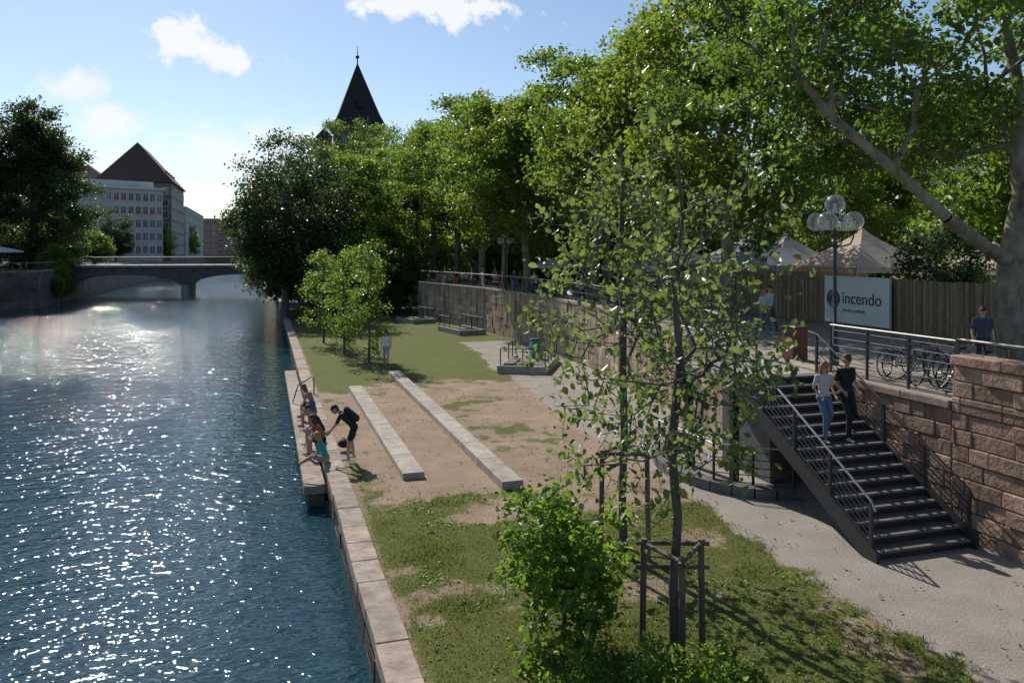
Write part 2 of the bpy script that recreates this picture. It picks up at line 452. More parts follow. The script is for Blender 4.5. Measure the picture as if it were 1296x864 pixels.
# ------------------------------------------------------------------ staircase
M_tread=mat('stair_tread',(.19,.175,.16),(.10,.092,.085),scale=5,rough=.7,bump=.004)
st=empty('staircase')
tr=MB(); S0=12.3;RUN=.29;RISE=.175;NS=16
for k in range(1,NS+1):
    y0=S0+RUN*(k-1);z=RISE*k
    tr.box((12.25,y0+RUN/2-.015,z-.025),(2.32,RUN+.03,.05),M_tread)
    tr.box((12.25,y0+.02,z-.05-(RISE-.05)/2),(2.3,.012,RISE-.052),M_steel)
tr.obj('treads',st,bevel=.006)
sg=MB()
for x in(11.05,13.45):
    prof=[(S0-.12,.0),(S0-.12,.2),(S0+.0,.27),(S0+RUN*NS,2.86),(S0+RUN*NS,2.45),(S0+.25,.0)]
    vs=[]
    for dx in(-.03,.03):
        for (yy,zz) in prof: vs.append((x+dx,yy,zz))
    n=len(prof)
    sg.add(vs,[tuple(range(n)),tuple(range(2*n-1,n-1,-1))]+[(i,(i+1)%n,n+(i+1)%n,n+i) for i in range(n)],M_steel)
sg.obj('stringers',st)
rl=MB()
for x in(11.05,13.45):
    a=Vector((x,S0+.05,.17));b=Vector((x,S0+RUN*NS,2.82))
    for j in range(5):
        q=a.lerp(b,j/4); rl.bar(q-Vector((0,0,.1)),q+Vector((0,0,.95)),.055,.055,M_steel)
    for r in range(6):
        z=.16+.125*r; rl.cyl(a+Vector((0,0,z)),b+Vector((0,0,z)),.011,.011,M_steel,6)
    rl.tube([a+Vector((0,-.12,.80)),a+Vector((0,0,.97)),b+Vector((0,0,.97)),b+Vector((0,.3,1.0))],.024,M_steelL if x<12 else M_steel,8)
rl.obj('handrails',st)
ln=MB()
ln.box((12.3,18.3,2.7),(2.6,2.7,.2),M_conc)
for x,y in((11.2,17.2),(11.2,19.4),(12.6,19.4)): ln.box((x,y,1.28),(.18,.18,2.6),M_steel)
ln.box((12.9,18.3,1.2),(1.3,2.2,2.4),M_concd)
railing(ln,[(11.08,17.0,2.8),(11.08,19.6,2.8),(13.5,19.6,2.8)],1.0,1.2,6)
ln.obj('landing_platform',bevel=.008)
kb=MB()
pts=[(10.6+1.9*math.cos(t)*-1+1.6, 18.6+2.6*math.sin(t),.12) for t in np.linspace(-1.5,1.5,14)]
for i in range(13): kb.bar(pts[i],pts[i+1],.35,.26,M_concd)
railing(kb,[pts[0],pts[4],pts[9],pts[13]],1.0,1.0,5)
kb.obj('curved_kerb')

def rampbox(cx,cy,rz,L,W):
    m=MB();ca,sa=math.cos(rz),math.sin(rz)
    def T(a,b,z): return (cx+a*ca-b*sa,cy+a*sa+b*ca,z)
    for (a,b,sx,sy) in((0,-W/2,L,.25),(0,W/2,L,.25),(-L/2-.13,0,.25,W+.25)):
        x_,y_,_=T(a,b,0); m.box((x_,y_,.16),(sx,sy,.42),M_conc,rz)
    x0,x1=-L/2,L/2
    m.add([T(x0,-W/2+.13,.30),T(x1,-W/2+.13,.03),T(x1,W/2-.13,.03),T(x0,W/2-.13,.30)],[(0,1,2,3)],M_concd)
    x_,y_,_=T(-L/4,W/2-.4,0); m.box((x_,y_,.42),(L/2,.5,.08),M_wood,rz)
    railing(m,[T(x1,-W/2,.3),T(x0,-W/2,.3),T(x0,W/2,.3)],.85,1.0,2,.024,.014,top=M_steel)
    railing(m,[T(x1,W/2,.3),T(0,W/2,.3)],.85,1.0,2,.024,.014,top=M_steel)
    m.obj('railed_ramp',bevel=.01)
rampbox(12.9,38.2,R(62),4.2,2.2);rampbox(13.6,56.0,R(100),3.8,1.8);rampbox(12.0,65.5,R(105),3.2,1.8)

# ------------------------------------------------------------------ trees
def leaves_np(C,size,rs,up=.5,shape=4,asp=.7):
    n=len(C)
    a=rs.normal(size=(n,3));a/=np.linalg.norm(a,axis=1,keepdims=True)
    nn=rs.normal(size=(n,3));nn[:,2]+=up*2;nn/=np.linalg.norm(nn,axis=1,keepdims=True)
    a-=nn*(a*nn).sum(1,keepdims=True);a/=np.linalg.norm(a,axis=1,keepdims=True)+1e-9
    a[:,2]-=.25
    b=np.cross(nn,a)
    L=(size*rs.uniform(.5,1.3,size=(n,1)));W=L*asp
    if shape==4:
        V=np.stack([C-a*L/2,C+b*W/2+nn*L*.12,C+a*L/2,C-b*W/2+nn*L*.12],1).reshape(-1,3)
        F=np.arange(n*4).reshape(-1,4);k=4
    else:
        V=np.stack([C-a*L/2,C-a*L*.18+b*W*.42+nn*L*.1,C+a*L*.2+b*W*.4+nn*L*.1,C+a*L/2-nn*L*.1,C+a*L*.2-b*W*.4+nn*L*.1,C-a*L*.18-b*W*.42+nn*L*.1],1).reshape(-1,3)
        o=np.arange(n)[:,None]*6
        F=np.concatenate([o+np.array([[0,1,2,3]]),o+np.array([[0,3,4,5]])],0);k=6
    return V,F,k

def make_tree(name,seed,trunk,r0,cc,cr,ncl,clr,nleaf,ls,lm,bm,shape=4,flat=.7,rtip=.02,rad_exp=.5,rpow=.45,up=.5,lobes=.35,wander=.12,limb=None,limbat=2):
    rs=np.random.RandomState(seed)
    cc=np.array(cc,float);cr=np.array(cr,float)
    trunk=[np.array(t,float) for t in trunk]
    lobd=rs.normal(size=(9,3));lobd/=np.linalg.norm(lobd,axis=1,keepdims=True);lobv=rs.uniform(-1,1,9)
    cl=[]
    while len(cl)<ncl:
        d=rs.normal(size=3);d/=np.linalg.norm(d)
        lob=1+lobes*np.tanh(((lobd@d)**3*lobv).sum()*1.2)
        r=rs.rand()**rad_exp
        r=.25+.75*r
        p_=cc+d*cr*r*lob
        cl.append(p_)
    cl=np.array(cl)
    nodes=[trunk[0]];parent=[-1];pl=[0.]
    for t in trunk[1:]:
        nodes.append(t);parent.append(len(nodes)-2);pl.append(pl[-1]+np.linalg.norm(t-nodes[-2]))
    ntr=len(nodes);first=max(1,ntr//2)
    limbidx=[]
    if limb:
        pr_=limbat
        for t in limb:
            t=np.array(t,float);nodes.append(t);parent.append(pr_);pl.append(pl[pr_]+np.linalg.norm(t-nodes[pr_]));pr_=len(nodes)-1;limbidx.append(pr_)
    order=np.argsort(np.min(np.linalg.norm(cl[:,None]-np.array(nodes[first:])[None],axis=2),axis=1))
    tipn=[]
    for i in order:
        c=cl[i];A=np.array(nodes[first:]);dd=np.linalg.norm(A-c,axis=1)
        cost=dd+.35*np.array(pl[first:])+ np.maximum(0,A[:,2]-c[2])*.6
        j=int(np.argmin(cost))+first
        base=nodes[j];mid=(base+c)/2+rs.normal(size=3)*np.linalg.norm(c-base)*wander
        mid[2]+=-.04*np.linalg.norm(c-base)
        nodes.append(mid);parent.append(j);pl.append(pl[j]+np.linalg.norm(mid-base))
        nodes.append(c);parent.append(len(nodes)-2);pl.append(pl[-1]+np.linalg.norm(c-mid))
        tipn.append(len(nodes)-1)
    cnt=np.zeros(len(nodes))
    for t in tipn:
        k=t
        while k!=-1: cnt[k]+=1;k=parent[k]
    rad=rtip*np.maximum(cnt,1)**rpow
    sc=r0/rad[1]
    rad=np.where(np.arange(len(nodes))<ntr,rad*sc,np.minimum(rad*sc**.6,r0*.6))
    for k in range(1,ntr): rad[k]=max(rad[k],r0*(1-.75*k/ntr))
    rad[0]=r0*1.25
    for q,k in enumerate(limbidx): rad[k]=max(rad[k],r0*.52*(1-.6*q/len(limbidx)))
    mb=MB()
    mb.tube([Vector(t) for t in trunk],[float(rad[k]) for k in range(ntr)],bm,10)
    for k in range(ntr,len(nodes)):
        j=parent[k]
        ra=min(rad[j],rad[k]*1.25)
        mb.tube([Vector(nodes[j]),Vector(nodes[k])],[float(ra),float(rad[k])],bm,5 if rad[k]<.06 else 8)
    V0=np.array(mb.v);F0=np.array([f for f in mb.f if len(f)==4])
    per=(nleaf*rs.uniform(.5,1.4,size=ncl)).astype(int)
    idx=np.repeat(np.arange(ncl),per)
    off=rs.normal(size=(len(idx),3))*clr*.55*np.array([1,1,flat])
    shade=rs.rand(ncl)
    C=cl[idx]+off
    rnd=np.clip(shade[idx]*.55+rs.rand(len(idx))*.45,0,1)
    V1,F1,k=leaves_np(C,ls,rs,up,shape)
    me=bpy.data.meshes.new(name)
    V=np.concatenate([V0,V1]);F=np.concatenate([F0,F1+len(V0)])
    mi=np.concatenate([np.zeros(len(F0)),np.ones(len(F1))])
    rn=np.concatenate([np.full(len(V0),.5),np.repeat(rnd,k)])
    me.materials.append(bm);me.materials.append(lm)
    npmesh(me,V,F,mi,rn)
    return me
def place(me,name,loc,rz=0,sc=(1,1,1)):
    o=bpy.data.objects.new(name,me);scene.collection.objects.link(o)
    o.location=loc;o.rotation_euler=(0,0,rz);o.scale=sc if hasattr(sc,'__len__') else (sc,)*3
    return o

planes=[]
for i in range(3):
    rs=random.Random(i)
    tk=[(0,0,-.2),(.1*rs.uniform(-1,1),.1,2),(.3*rs.uniform(-1,1),.2*rs.uniform(-1,1),4.5),(.5*rs.uniform(-1,1),.4*rs.uniform(-1,1),7.5),(.6*rs.uniform(-1,1),.5*rs.uniform(-1,1),10.5),(.4,.3,13)]
    planes.append(make_tree('plane_tree_mesh%d'%i,10+i,tk,.28,(0,0,10.5),(5.8,5.8,6.1),180,.95,190,.26,(M_leaf,M_leaf2,M_leaf3)[i],M_barkp,rtip=.02,lobes=.5,flat=.55))
rt_=random.Random(5)
for x,ys in((19.4,(30,38,46)),(18.4,(54,62,70,79)),(18.5,(89,100,112,125,140)),(28,(64,74,86,104)),(38,(66,82)),(50,(60,78)),(64,(52,70))):
    for y in ys:
        k=rt_.randrange(3);s=rt_.uniform(.92,1.08)
        place(planes[k],'plane_tree',(x+rt_.uniform(-.6,.6),y+rt_.uniform(-.8,.8),ZUP),rt_.uniform(0,6.28),(s,s,s*rt_.uniform(.95,1.06)))
me=make_tree('plane_tree_near',77,[(0,0,-.2),(-.15,.1,1.5),(.05,.2,2.8),(.45,.1,4.8),(.3,.2,6.2),(.5,.4,8),(.2,.6,10)],.36,(-1,2.2,9.5),(9.2,7.5,4.2),210,.85,190,.19,M_leaf2,M_barkp,rtip=.016,lobes=.35,shape=6,flat=.5,
   limb=[(-1.2,-.1,3.2),(-2.9,-.4,4.0),(-4.3,0,5.3),(-5.9,.5,6.7),(-6.8,.8,8.0)],limbat=2)
place(me,'plane_tree',(20.2,17.0,ZUP))
dk=make_tree('dark_tree_mesh',31,[(0,0,-.3),(.2,0,2),(-.2,.3,4.5),(0,0,8),(.2,.2,11)],.35,(0,0,7.0),(5.2,5.2,7.0),210,1.05,210,.27,M_leaf_d,M_bark,lobes=.5)
place(dk,'riverside_tree',(1.6,73,0),.4,(.95,1,1))
place(dk,'riverside_tree',(4.6,84,0),2.4,(1.0,1,1.05))
place(dk,'riverside_tree',(5,98,0),4,(1,1,1.15))
place(dk,'riverside_tree',(3,116,0),1,(1,1,1.0))
place(planes[0],'plane_tree',(9.5,88,0),1,(1,1,1.05))
place(planes[1],'plane_tree',(11,104,0),2,(1,1,1.2))
lp=make_tree('poplar_mesh',41,[(0,0,-.3),(.1,0,4),(0,.2,9),(.1,0,14),(0,0,20)],.45,(0,0,12.5),(6.5,6.5,12.5),330,1.25,270,.34,M_leaf_d,M_bark,lobes=.4)
place(lp,'poplar_tree',(-32.0,130,3.4),0,(1.12,1,1.02))
place(lp,'poplar_tree',(-42,124,3.4),2,(1.2,1,1.08))
place(lp,'poplar_tree',(-47,138,3.4),4,(1,1,.95))
sm=make_tree('bank_tree_mesh',43,[(0,0,-.2),(.1,0,1.5),(0,.2,3),(.1,0,4.5)],.16,(0,0,4),(2.9,2.9,3.6),90,.8,200,.25,M_leaf,M_bark)
for (x,y,s,z) in((-29.5,142,1.0,3.4),(-33,152,1.3,3.4),(-37,165,1.3,3.4),(-27.6,150,.8,3.4),(-40,150,1.2,3.4),(-26.8,222,1.3,3.4),(-26.6,284,1.6,3.4),(-27.3,121,.75,1.2),(-27,118,.5,.8),(9.5,74,.95,0),(12.0,79,1.2,0),(7.5,79,1.0,0)):
    place(sm,'bank_tree',(x,y,z),x,s)
place(dk,'bank_tree',(-31,190,3.4),1,.7)
place(dk,'bank_tree',(-36,178,3.4),2,.65)
place(dk,'bank_tree',(-26,300,3.4),2,.8)
yt=make_tree('young_tree_mesh',51,[(0,0,-.1),(.05,0,1.2),(0,.1,2.8),(.1,0,4.4),(0,0,5.8)],.06,(0,0,3.8),(1.35,1.35,3.0),90,.36,44,.13,M_leaf,M_bark,rtip=.009,lobes=.45)
for x,y,s,r in((5.3,42.6,1.05,0),(4.4,46.5,1.0,2),(3.6,52,1.0,1)):
    place(yt,'young_tree',(x,y,0),r,s)
fa=make_tree('foreground_tree_mesh',63,[(0,0,-.1),(-.02,.02,1.0),(.03,-.02,2.0),(-.06,.03,3.0),(.10,0,4.2),(.02,.05,5.4),(.16,0,6.4),(.1,.05,7.2)],.07,(0,0,4.5),(1.8,1.8,3.2),200,.27,12,.125,M_leaf_y,M_bark,shape=6,rtip=.0055,lobes=.4,flat=.9,wander=.13,up=.2)
place(fa,'young_tree',(5.75,10.35,0),.3)
fb=make_tree('foreground_tree_mesh2',65,[(0,0,-.1),(.02,.02,1.2),(.03,-.02,2.4),(-.08,.03,3.6),(.05,0,4.8),(.14,.05,6.0),(.0,0,7.2),(.1,.05,8.0)],.075,(0,0,5.3),(1.9,1.9,3.4),190,.30,14,.14,M_leaf_y,M_bark,shape=6,rtip=.006,lobes=.4,flat=.9,wander=.13,up=.2)
place(fb,'young_tree',(6.65,14.0,0),1.3)
def stakes(cx,cy,h,rz):
    m=MB();P=[]
    for k in range(3):
        t=rz+k*2*math.pi/3;P.append(Vector((cx+.52*math.cos(t),cy+.52*math.sin(t),0)))
    for q in P:
        t=(Vector((cx,cy,0))-q)*.06
        m.cyl(q-Vector((0,0,.1)),q+t+Vector((0,0,h)),.052,.048,M_wood,10)
    T=[q+(Vector((cx,cy,0))-q)*.05 for q in P]
    for k in range(3):
        a,b=T[k],T[(k+1)%3];d=(b-a).normalized()*.12
        for z in (h-.07,h-.42) if k==0 else (h-.07,):
            m.cyl(a-d+Vector((0,0,z)),b+d+Vector((0,0,z)),.036,.036,M_wood,8)
    m.tube([T[0]+Vector((0,0,h-.25)),(cx,cy,h-.22),T[1]+Vector((0,0,h-.25))],.015,mat('jute',(.25,.2,.13)),6)
    m.obj('tree_stake_frame')
stakes(5.75,10.35,1.6,.2);stakes(6.65,14.0,2.1,1.2)

sh=make_tree('shrub_mesh',71,[(0,0,-.1),(.05,0,.4),(0,.05,.8),(.05,0,1.3)],.035,(0,0,1.15),(1.0,1.0,1.15),105,.24,50,.115,M_leaf_b,M_bark,shape=6,rtip=.006,lobes=.45)
place(sh,'shrub',(4.25,11.1,0),0,(1,1,1.0))
place(sh,'shrub',(4.6,9.3,-1.0),1.5,(.75,.6,.75)); place(sh,'shrub',(5.3,8.9,-1.05),2.5,(.7,.6,.75)); place(sh,'shrub',(3.8,9.3,-.95),3.5,(.5,.5,.65))
big=make_tree('big_shrub_mesh',73,[(0,0,-.1),(.05,0,.6),(0,.05,1.4),(.05,0,2)],.09,(0,0,1.8),(1.9,1.9,1.6),100,.5,110,.14,M_leaf_d,M_bark,rtip=.01)
place(big,'shrub',(26.4,25.4,ZUP),0,1.05)
rs=np.random.RandomState(4)
C=[];
def mass(n,u0,u1,v0,v1,z0,z1,nn,sg):
    for i in range(n):
        c=np.array([rs.uniform(v0,v1),rs.uniform(u0,u1),3.4+rs.uniform(z0,z1)]);C.append(c+rs.normal(size=(nn,3))*np.array(sg))
mass(900,420,520,-300,300,2,11,50,(4,4,3))
mass(450,60,160,72,110,1,15,50,(2,2,2))
mass(260,15,60,56,84,1,13,80,(1.6,1.6,1.6))
mass(260,66,84,22,66,0,5,80,(1.3,1.3,1.2))
mass(260,145,158,4,60,-1,9,60,(1.8,1.8,1.8))
mass(200,112,122,19,60,-.5,6,60,(1.5,1.5,1.5))
C=np.concatenate(C);V,F,k=leaves_np(C,.8,rs)
me=bpy.data.meshes.new('distant_trees');me.materials.append(M_leaf);npmesh(me,V,F,None,np.repeat(rs.rand(len(C)),k))
place(me,'distant_trees',(0,0,0))

# grass blades
rs=np.random.RandomState(9);n=200000
gx=rs.uniform(2.08,9.9,n);gy=rs.uniform(5.5,22,n);gm=grassmask(gx,gy)
keep=rs.rand(n)<gm*(.25+.75*fbm(gx,gy,1.2,77));gx=gx[keep];gy=gy[keep];n=len(gx)
zz=(fbm(gx,gy,.35,8)-.5)*.10*sst(2,3,gx)
h=rs.uniform(.02,.055,n)*(1+1.6*sst(.55,.75,fbm(gx,gy,.9,13)));an=rs.uniform(0,6.28,n);wd=rs.uniform(.006,.013,n)
base=np.stack([gx,gy,zz-.01],1);side=np.stack([np.cos(an),np.sin(an),0*an],1)*wd[:,None]
lean=rs.normal(size=(n,3))*.5*h[:,None];lean[:,2]=h
V=np.stack([base-side,base+side,base+lean],1).reshape(-1,3);F=np.arange(3*n).reshape(-1,3)
me=bpy.data.meshes.new('grass');me.materials.append(M_grassb);npmesh(me,V,F,None,np.repeat(np.clip(rs.rand(n)*.6+.4*fbm(gx,gy,.8,55),0,1),3))
place(me,'grass',(0,0,0))
n=9000
cx_=rs.uniform(2.2,9.3,n);cy_=rs.uniform(6,19,n);kk=(grassmask(cx_,cy_)>.4)&(fbm(cx_,cy_,1.6,91)>.54);cx_=cx_[kk];cy_=cy_[kk]
V,F,k=leaves_np(np.stack([cx_,cy_,.04+0*cx_],1),.06,rs,up=1.5,shape=6)
me=bpy.data.meshes.new('weeds');me.materials.append(M_leaf_b);npmesh(me,V,F,None,np.repeat(rs.rand(len(cx_)),k));place(me,'weeds',(0,0,0))
n=1100
cx_=rs.uniform(2.3,13.3,n);cy_=rs.uniform(6,34,n)
V,F,k=leaves_np(np.stack([cx_,cy_,.035+0*cx_],1),.07,rs,up=3,shape=6)
me=bpy.data.meshes.new('fallen_leaves');me.materials.append(mat('dry_leaf',(.26,.17,.07),(.12,.08,.04),scale=3));npmesh(me,V,F,None,np.repeat(rs.rand(n),k));place(me,'fallen_leaves',(0,0,0))

# ------------------------------------------------------------------ street lamps
def globe_mat():
    m,nt,N,L,P=newmat('lamp_globe_glass')
    P.inputs['Base Color'].default_value=(.7,.72,.7,1);P.inputs['Roughness'].default_value=.08
    t=N.new('ShaderNodeBsdfTransparent');mx=N.new('ShaderNodeMixShader')
    lw=N.new('ShaderNodeLayerWeight');lw.inputs[0].default_value=.3
    mr=N.new('ShaderNodeMapRange');mr.inputs[3].default_value=.10;mr.inputs[4].default_value=.85
    L.new(lw.outputs['Facing'],mr.inputs[0]);L.new(mr.outputs[0],mx.inputs[0])
    L.new(t.outputs[0],mx.inputs[1]);L.new(P.outputs[0],mx.inputs[2]);L.new(mx.outputs[0],N['Material Output'].inputs['Surface'])
    return m
M_globe=globe_mat()
M_lampin=mat('lamp_opal',(.6,.6,.55))
def lamp(x,y,z,h=4.65):
    e=empty('street_lamp',(x,y,z))
    m=MB()
    m.tube([(0,0,0),(0,0,.5),(0,0,.55),(0,0,1.0),(0,0,1.02),(0,0,h-.55)],[.11,.11,.075,.07,.05,.04],M_steel,12)
    hz=h-1.15
    for k in range(4):
        t=k*math.pi/2+.5;c,s=math.cos(t),math.sin(t)
        m.tube([(0,0,hz-.25),(.2*c,.2*s,hz-.27),(.42*c,.42*s,hz-.2),(.5*c,.5*s,hz),(.5*c,.5*s,hz+.12)],.022,M_steel,8)
        m.cyl((.5*c,.5*s,hz+.08),(.5*c,.5*s,hz+.16),.09,.11,M_steel,12)
    m.cyl((0,0,h-.62),(0,0,h-.52),.09,.11,M_steel,12); m.sphere((0,0,hz-.25),.08,M_steel)
    m.obj('post',e)
    g_=MB();i_=MB()
    for c in [(0,0,h-.27)]+[(.5*math.cos(k*math.pi/2+.5),.5*math.sin(k*math.pi/2+.5),hz+.4) for k in range(4)]:
        g_.sphere(c,.265,M_globe,24);i_.cyl((c[0],c[1],c[2]-.22),(c[0],c[1],c[2]+.02),.05,.05,M_lampin,10)
    g_.obj('globes',e);i_.obj('bulbs',e)
lamp(14.85,17.95,ZUP);lamp(17.6,58,ZUP);lamp(22.5,35,ZUP)

# ------------------------------------------------------------------ fence, banner, posters
fc=MB();y=19.2
while y<46:
    fc.box((23.35+random.uniform(-.02,.02),y,ZUP+1.0+random.uniform(-.02,.03)),(.03,.085,2.0),M_reed);y+=.09
for z in(.4,1.6): fc.box((23.41,32.6,ZUP+z),(.05,26.8,.08),M_wood)
fc.obj('reed_fence')
bn=empty('banner',(23.1,26.7,ZUP+1.08))
b=MB();b.box((0,0,0),(.012,3.7,1.95),mat('banner_vinyl',(.74,.78,.75),(.68,.72,.70),scale=1,rough=.5));
for yy in(-1.88,1.88): b.cyl((.03,yy,-1.1),(.03,yy,1.05),.03,.03,M_steelL,8)
b.obj('sheet',bn)
M_ink=mat('banner_ink',(.05,.06,.07))
l=MB()
for r in(.12,.2,.29,.37):
    l.tube([(-.02,1.3+r*math.cos(t),r*math.sin(t)+.02) for t in np.linspace(0,2*math.pi,26,endpoint=False)],.022,M_ink,6,closed=True)
l.obj('logo',bn)
def text(s,size,loc,parent,m,rot):
    cu=bpy.data.curves.new('txt','FONT');cu.body=s;cu.size=size;cu.extrude=.004;cu.align_x='LEFT'
    o=bpy.data.objects.new('txt',cu);scene.collection.objects.link(o)
    bpy.context.view_layer.update()
    me=bpy.data.meshes.new_from_object(o.evaluated_get(bpy.context.evaluated_depsgraph_get()));bpy.data.objects.remove(o)
    me.materials.clear();me.materials.append(m)
    t=bpy.data.objects.new('lettering',me);scene.collection.objects.link(t);t.parent=parent;t.location=loc;t.rotation_euler=rot
text('incendo',.70,(-.02,.78,-.15),bn,M_ink,(R(90),0,R(-90)))
text('STAGE & EVENTS',.17,(-.02,.74,-.5),bn,M_ink,(R(90),0,R(-90)))
pb=MB()
pb.box((22.9,18.9,ZUP+1.05),(.05,1.7,1.5),mat('poster_blue',(.10,.28,.38),(.25,.45,.3),scale=1.3,rough=.4))
pb.box((22.86,18.9,ZUP+1.35),(.02,1.3,.25),M_whitec);pb.box((22.86,18.7,ZUP+.8),(.02,.8,.3),mat('poster_yellow',(.6,.5,.1)))
for yy in(18.0,19.8): pb.cyl((22.95,yy,ZUP),(22.95,yy,ZUP+1.9),.03,.03,M_steel,8)
pb.obj('poster_board')

M_tback=mat('tent_back',(.25,.2,.16))
def tent(x,y,z,w,m,hh=2.3,ph=2.0,name='pagoda_tent'):
    t=MB();h=w/2
    n=6
    rings=[]
    for i in range(n+1):
        f=i/n; s=h*(1-f)**1.25+.03; zz=z+hh+ph*f
        rings.append([(x+sx*s,y+sy*s,zz) for sx,sy in((-1,-1),(1,-1),(1,1),(-1,1))])
    vs=[p_ for r in rings for p_ in r];fs=[]
    for i in range(n):
        for j in range(4): fs.append((i*4+j,i*4+(j+1)%4,(i+1)*4+(j+1)%4,(i+1)*4+j))
    t.add(vs,fs,m)
    for sx,sy in((-1,-1),(1,-1),(1,1),(-1,1)): t.cyl((x+sx*h,y+sy*h,z),(x+sx*h,y+sy*h,z+hh),.05,.05,M_steelL,8)
    for (dx,dy,sx,sy) in((0,-h,w,.02),(0,h,w,.02),(-h,0,.02,w),(h,0,.02,w)): t.box((x+dx,y+dy,z+hh-.14),(sx,sy,.28),m)
    t.box((x,y+h-.1,z+1.0),(w-.2,.04,2.0),M_tback)
    t.cyl((x,y,z+hh+ph-.05),(x,y,z+hh+ph+.25),.03,.02,M_steelL,6)
    t.obj(name)
tent(30.2,34.4,ZUP,5.2,M_white);tent(27.6,40.6,ZUP,5.6,M_greytent);tent(36.5,32,ZUP,4.2,M_white,2.2,1.4);tent(34,46,ZUP,5,M_white);tent(27,50,ZUP,5,M_white);tent(41,30,ZUP,5,M_white)
def parasol(x,y,z,r,m,h=2.6):
    t=MB();t.cyl((x,y,z),(x,y,z+h),.035,.03,M_steel,8)
    n=8;vs=[(x+r*math.cos(k*math.pi/4),y+r*math.sin(k*math.pi/4),z+h-.55) for k in range(n)]+[(x,y,z+h)]
    t.add(vs,[(k,(k+1)%n,n) for k in range(n)],m)
    vs2=vs[:n]+[(a,b_,c-.2) for a,b_,c in vs[:n]]
    t.add(vs2,[(k,n+k,n+(k+1)%n,(k+1)%n) for k in range(n)],m)
    t.box((x,y,z+.05),(.6,.6,.1),M_concd);t.obj('parasol')
parasol(21,56,ZUP,1.9,M_whitec);parasol(24,50,ZUP,1.9,M_greytent);parasol(27,52,ZUP,1.9,M_whitec);parasol(22.5,44,ZUP,1.7,M_whitec)
parasol(-31.5,113,3.5,2.6,M_whitec,3.0);parasol(-37,112,3.5,2.6,M_whitec,3.0)
wb=MB();wb.box((14.5,19.2,ZUP+.45),(.5,.5,.9),mat('rust_bin',(.16,.07,.045)));wb.box((14.5,19.2,ZUP+.93),(.56,.56,.06),M_steel);wb.box((14.24,19.2,ZUP+.75),(.02,.3,.12),M_glass);wb.obj('waste_bin',bevel=.02)
wb=MB();wb.box((14.3,41.5,.5),(.45,.45,1.0),mat('turquoise_bin',(.05,.28,.28)));wb.box((14.3,41.5,1.03),(.5,.5,.06),M_steel);wb.obj('waste_bin',bevel=.02)

M_tyre=mat('tyre',(.02,.02,.02));M_alu=mat('bike_metal',(.4,.4,.4),rough=.35,metal=.7)
def bicycle(x,y,z,rz,c):
    m=MB();mf=mat('bike_frame',c,rough=.35,spec=.5)
    def T(px,pz,py=0): 
        return (x+px*math.cos(rz)-py*math.sin(rz),y+px*math.sin(rz)+py*math.cos(rz),z+pz)
    for wx in(-.52,.52):
        m.tube([T(wx+.335*math.cos(t),.34+.335*math.sin(t)) for t in np.linspace(0,2*math.pi,26,endpoint=False)],.018,M_tyre,6,closed=True)
        for k in range(8):
            t=k*math.pi/4;m.cyl(T(wx,.34),T(wx+.32*math.cos(t),.34+.32*math.sin(t)),.003,.003,M_alu,4)
        m.cyl(T(wx,.34,-.05),T(wx,.34,.05),.03,.03,M_alu,8)
    A=T(-.52,.34);B=T(-.08,.3);C_=T(-.2,.8);D=T(.36,.82);E=T(.34,.7);F_=T(.52,.34)
    for a,b_ in((A,B),(A,C_),(B,C_),(C_,D),(B,E),(D,F_)): m.cyl(a,b_,.017,.015,mf,8)
    m.cyl(C_,T(-.23,.95),.013,.013,M_alu,6);m.sphere(T(-.24,.97),.1,M_tyre,8,(1.2,.7,.35))
    m.cyl(D,T(.33,1.0),.014,.014,M_alu,6);m.tube([T(.25,1.03,-.3),T(.33,1.0,-.1),T(.33,1.0,.1),T(.25,1.03,.3)],.013,M_tyre,6)
    m.cyl(T(-.08,.3,-.03),T(-.08,.3,.03),.09,.09,M_alu,12);m.cyl(T(-.08,.3,.07),T(.05,.2,.09),.01,.01,M_alu,6)
    m.obj('bicycle')
for i,(y,c) in enumerate(((13.6,(.03,.03,.035)),(14.2,(.05,.08,.12)),(14.8,(.02,.02,.02)),(15.4,(.2,.03,.02)),(13.0,(.03,.05,.04)),(16.0,(.1,.1,.1)))):
    bicycle(14.9+.2*(i%2),y,ZUP,R(-12+14*(i%3)),c)

# ------------------------------------------------------------------ buildings
def facade(mw,mg,p0,p1,z0,z1,cols,rows,wf,hf,mfr=M_whitefr,mgl=M_glass,panel=None):
    L=seglen(p0,p1);dx,dy=(p1[0]-p0[0])/L,(p1[1]-p0[1])/L;nx,ny=dy,-dx;rz=math.atan2(dy,dx)
    cw=L/cols;rh=(z1-z0)/rows
    for r in range(rows):
        for c in range(cols):
            t=(c+.5)*cw;zz=z0+rh*(r+.52);w=cw*wf;h=rh*hf
            cx,cy=p0[0]+dx*t,p0[1]+dy*t
            mg.box((cx+nx*.02,cy+ny*.02,zz),(w,.06,h),mgl,rz)
            for (ox,oz,sw,sh) in((-w/2,0,.12,h+.12),(w/2,0,.12,h+.12),(0,h/2,w,.12),(0,-h/2,w+.2,.16),(0,0,.07,h)):
                mw.box((cx+nx*.06+dx*ox,cy+ny*.06+dy*ox,zz+oz),(sw,.14,sh),mfr,rz)
            if panel and random.random()<.22:
                mw.box((cx+nx*.07,cy+ny*.07,zz-h*.25),(w*.9,.1,h*.45),panel,rz)
M_wallA=mat('render_light',(.52,.52,.51),(.43,.43,.43),scale=.4);M_wallB=mat('stone_grey_brown',(.22,.175,.155),(.15,.12,.105),scale=.5)
M_wallC=mat('wall_greygreen',(.34,.40,.40),(.28,.33,.33),scale=.3);M_wallD=mat('wall_red',(.33,.20,.14),(.25,.15,.11),scale=.4)
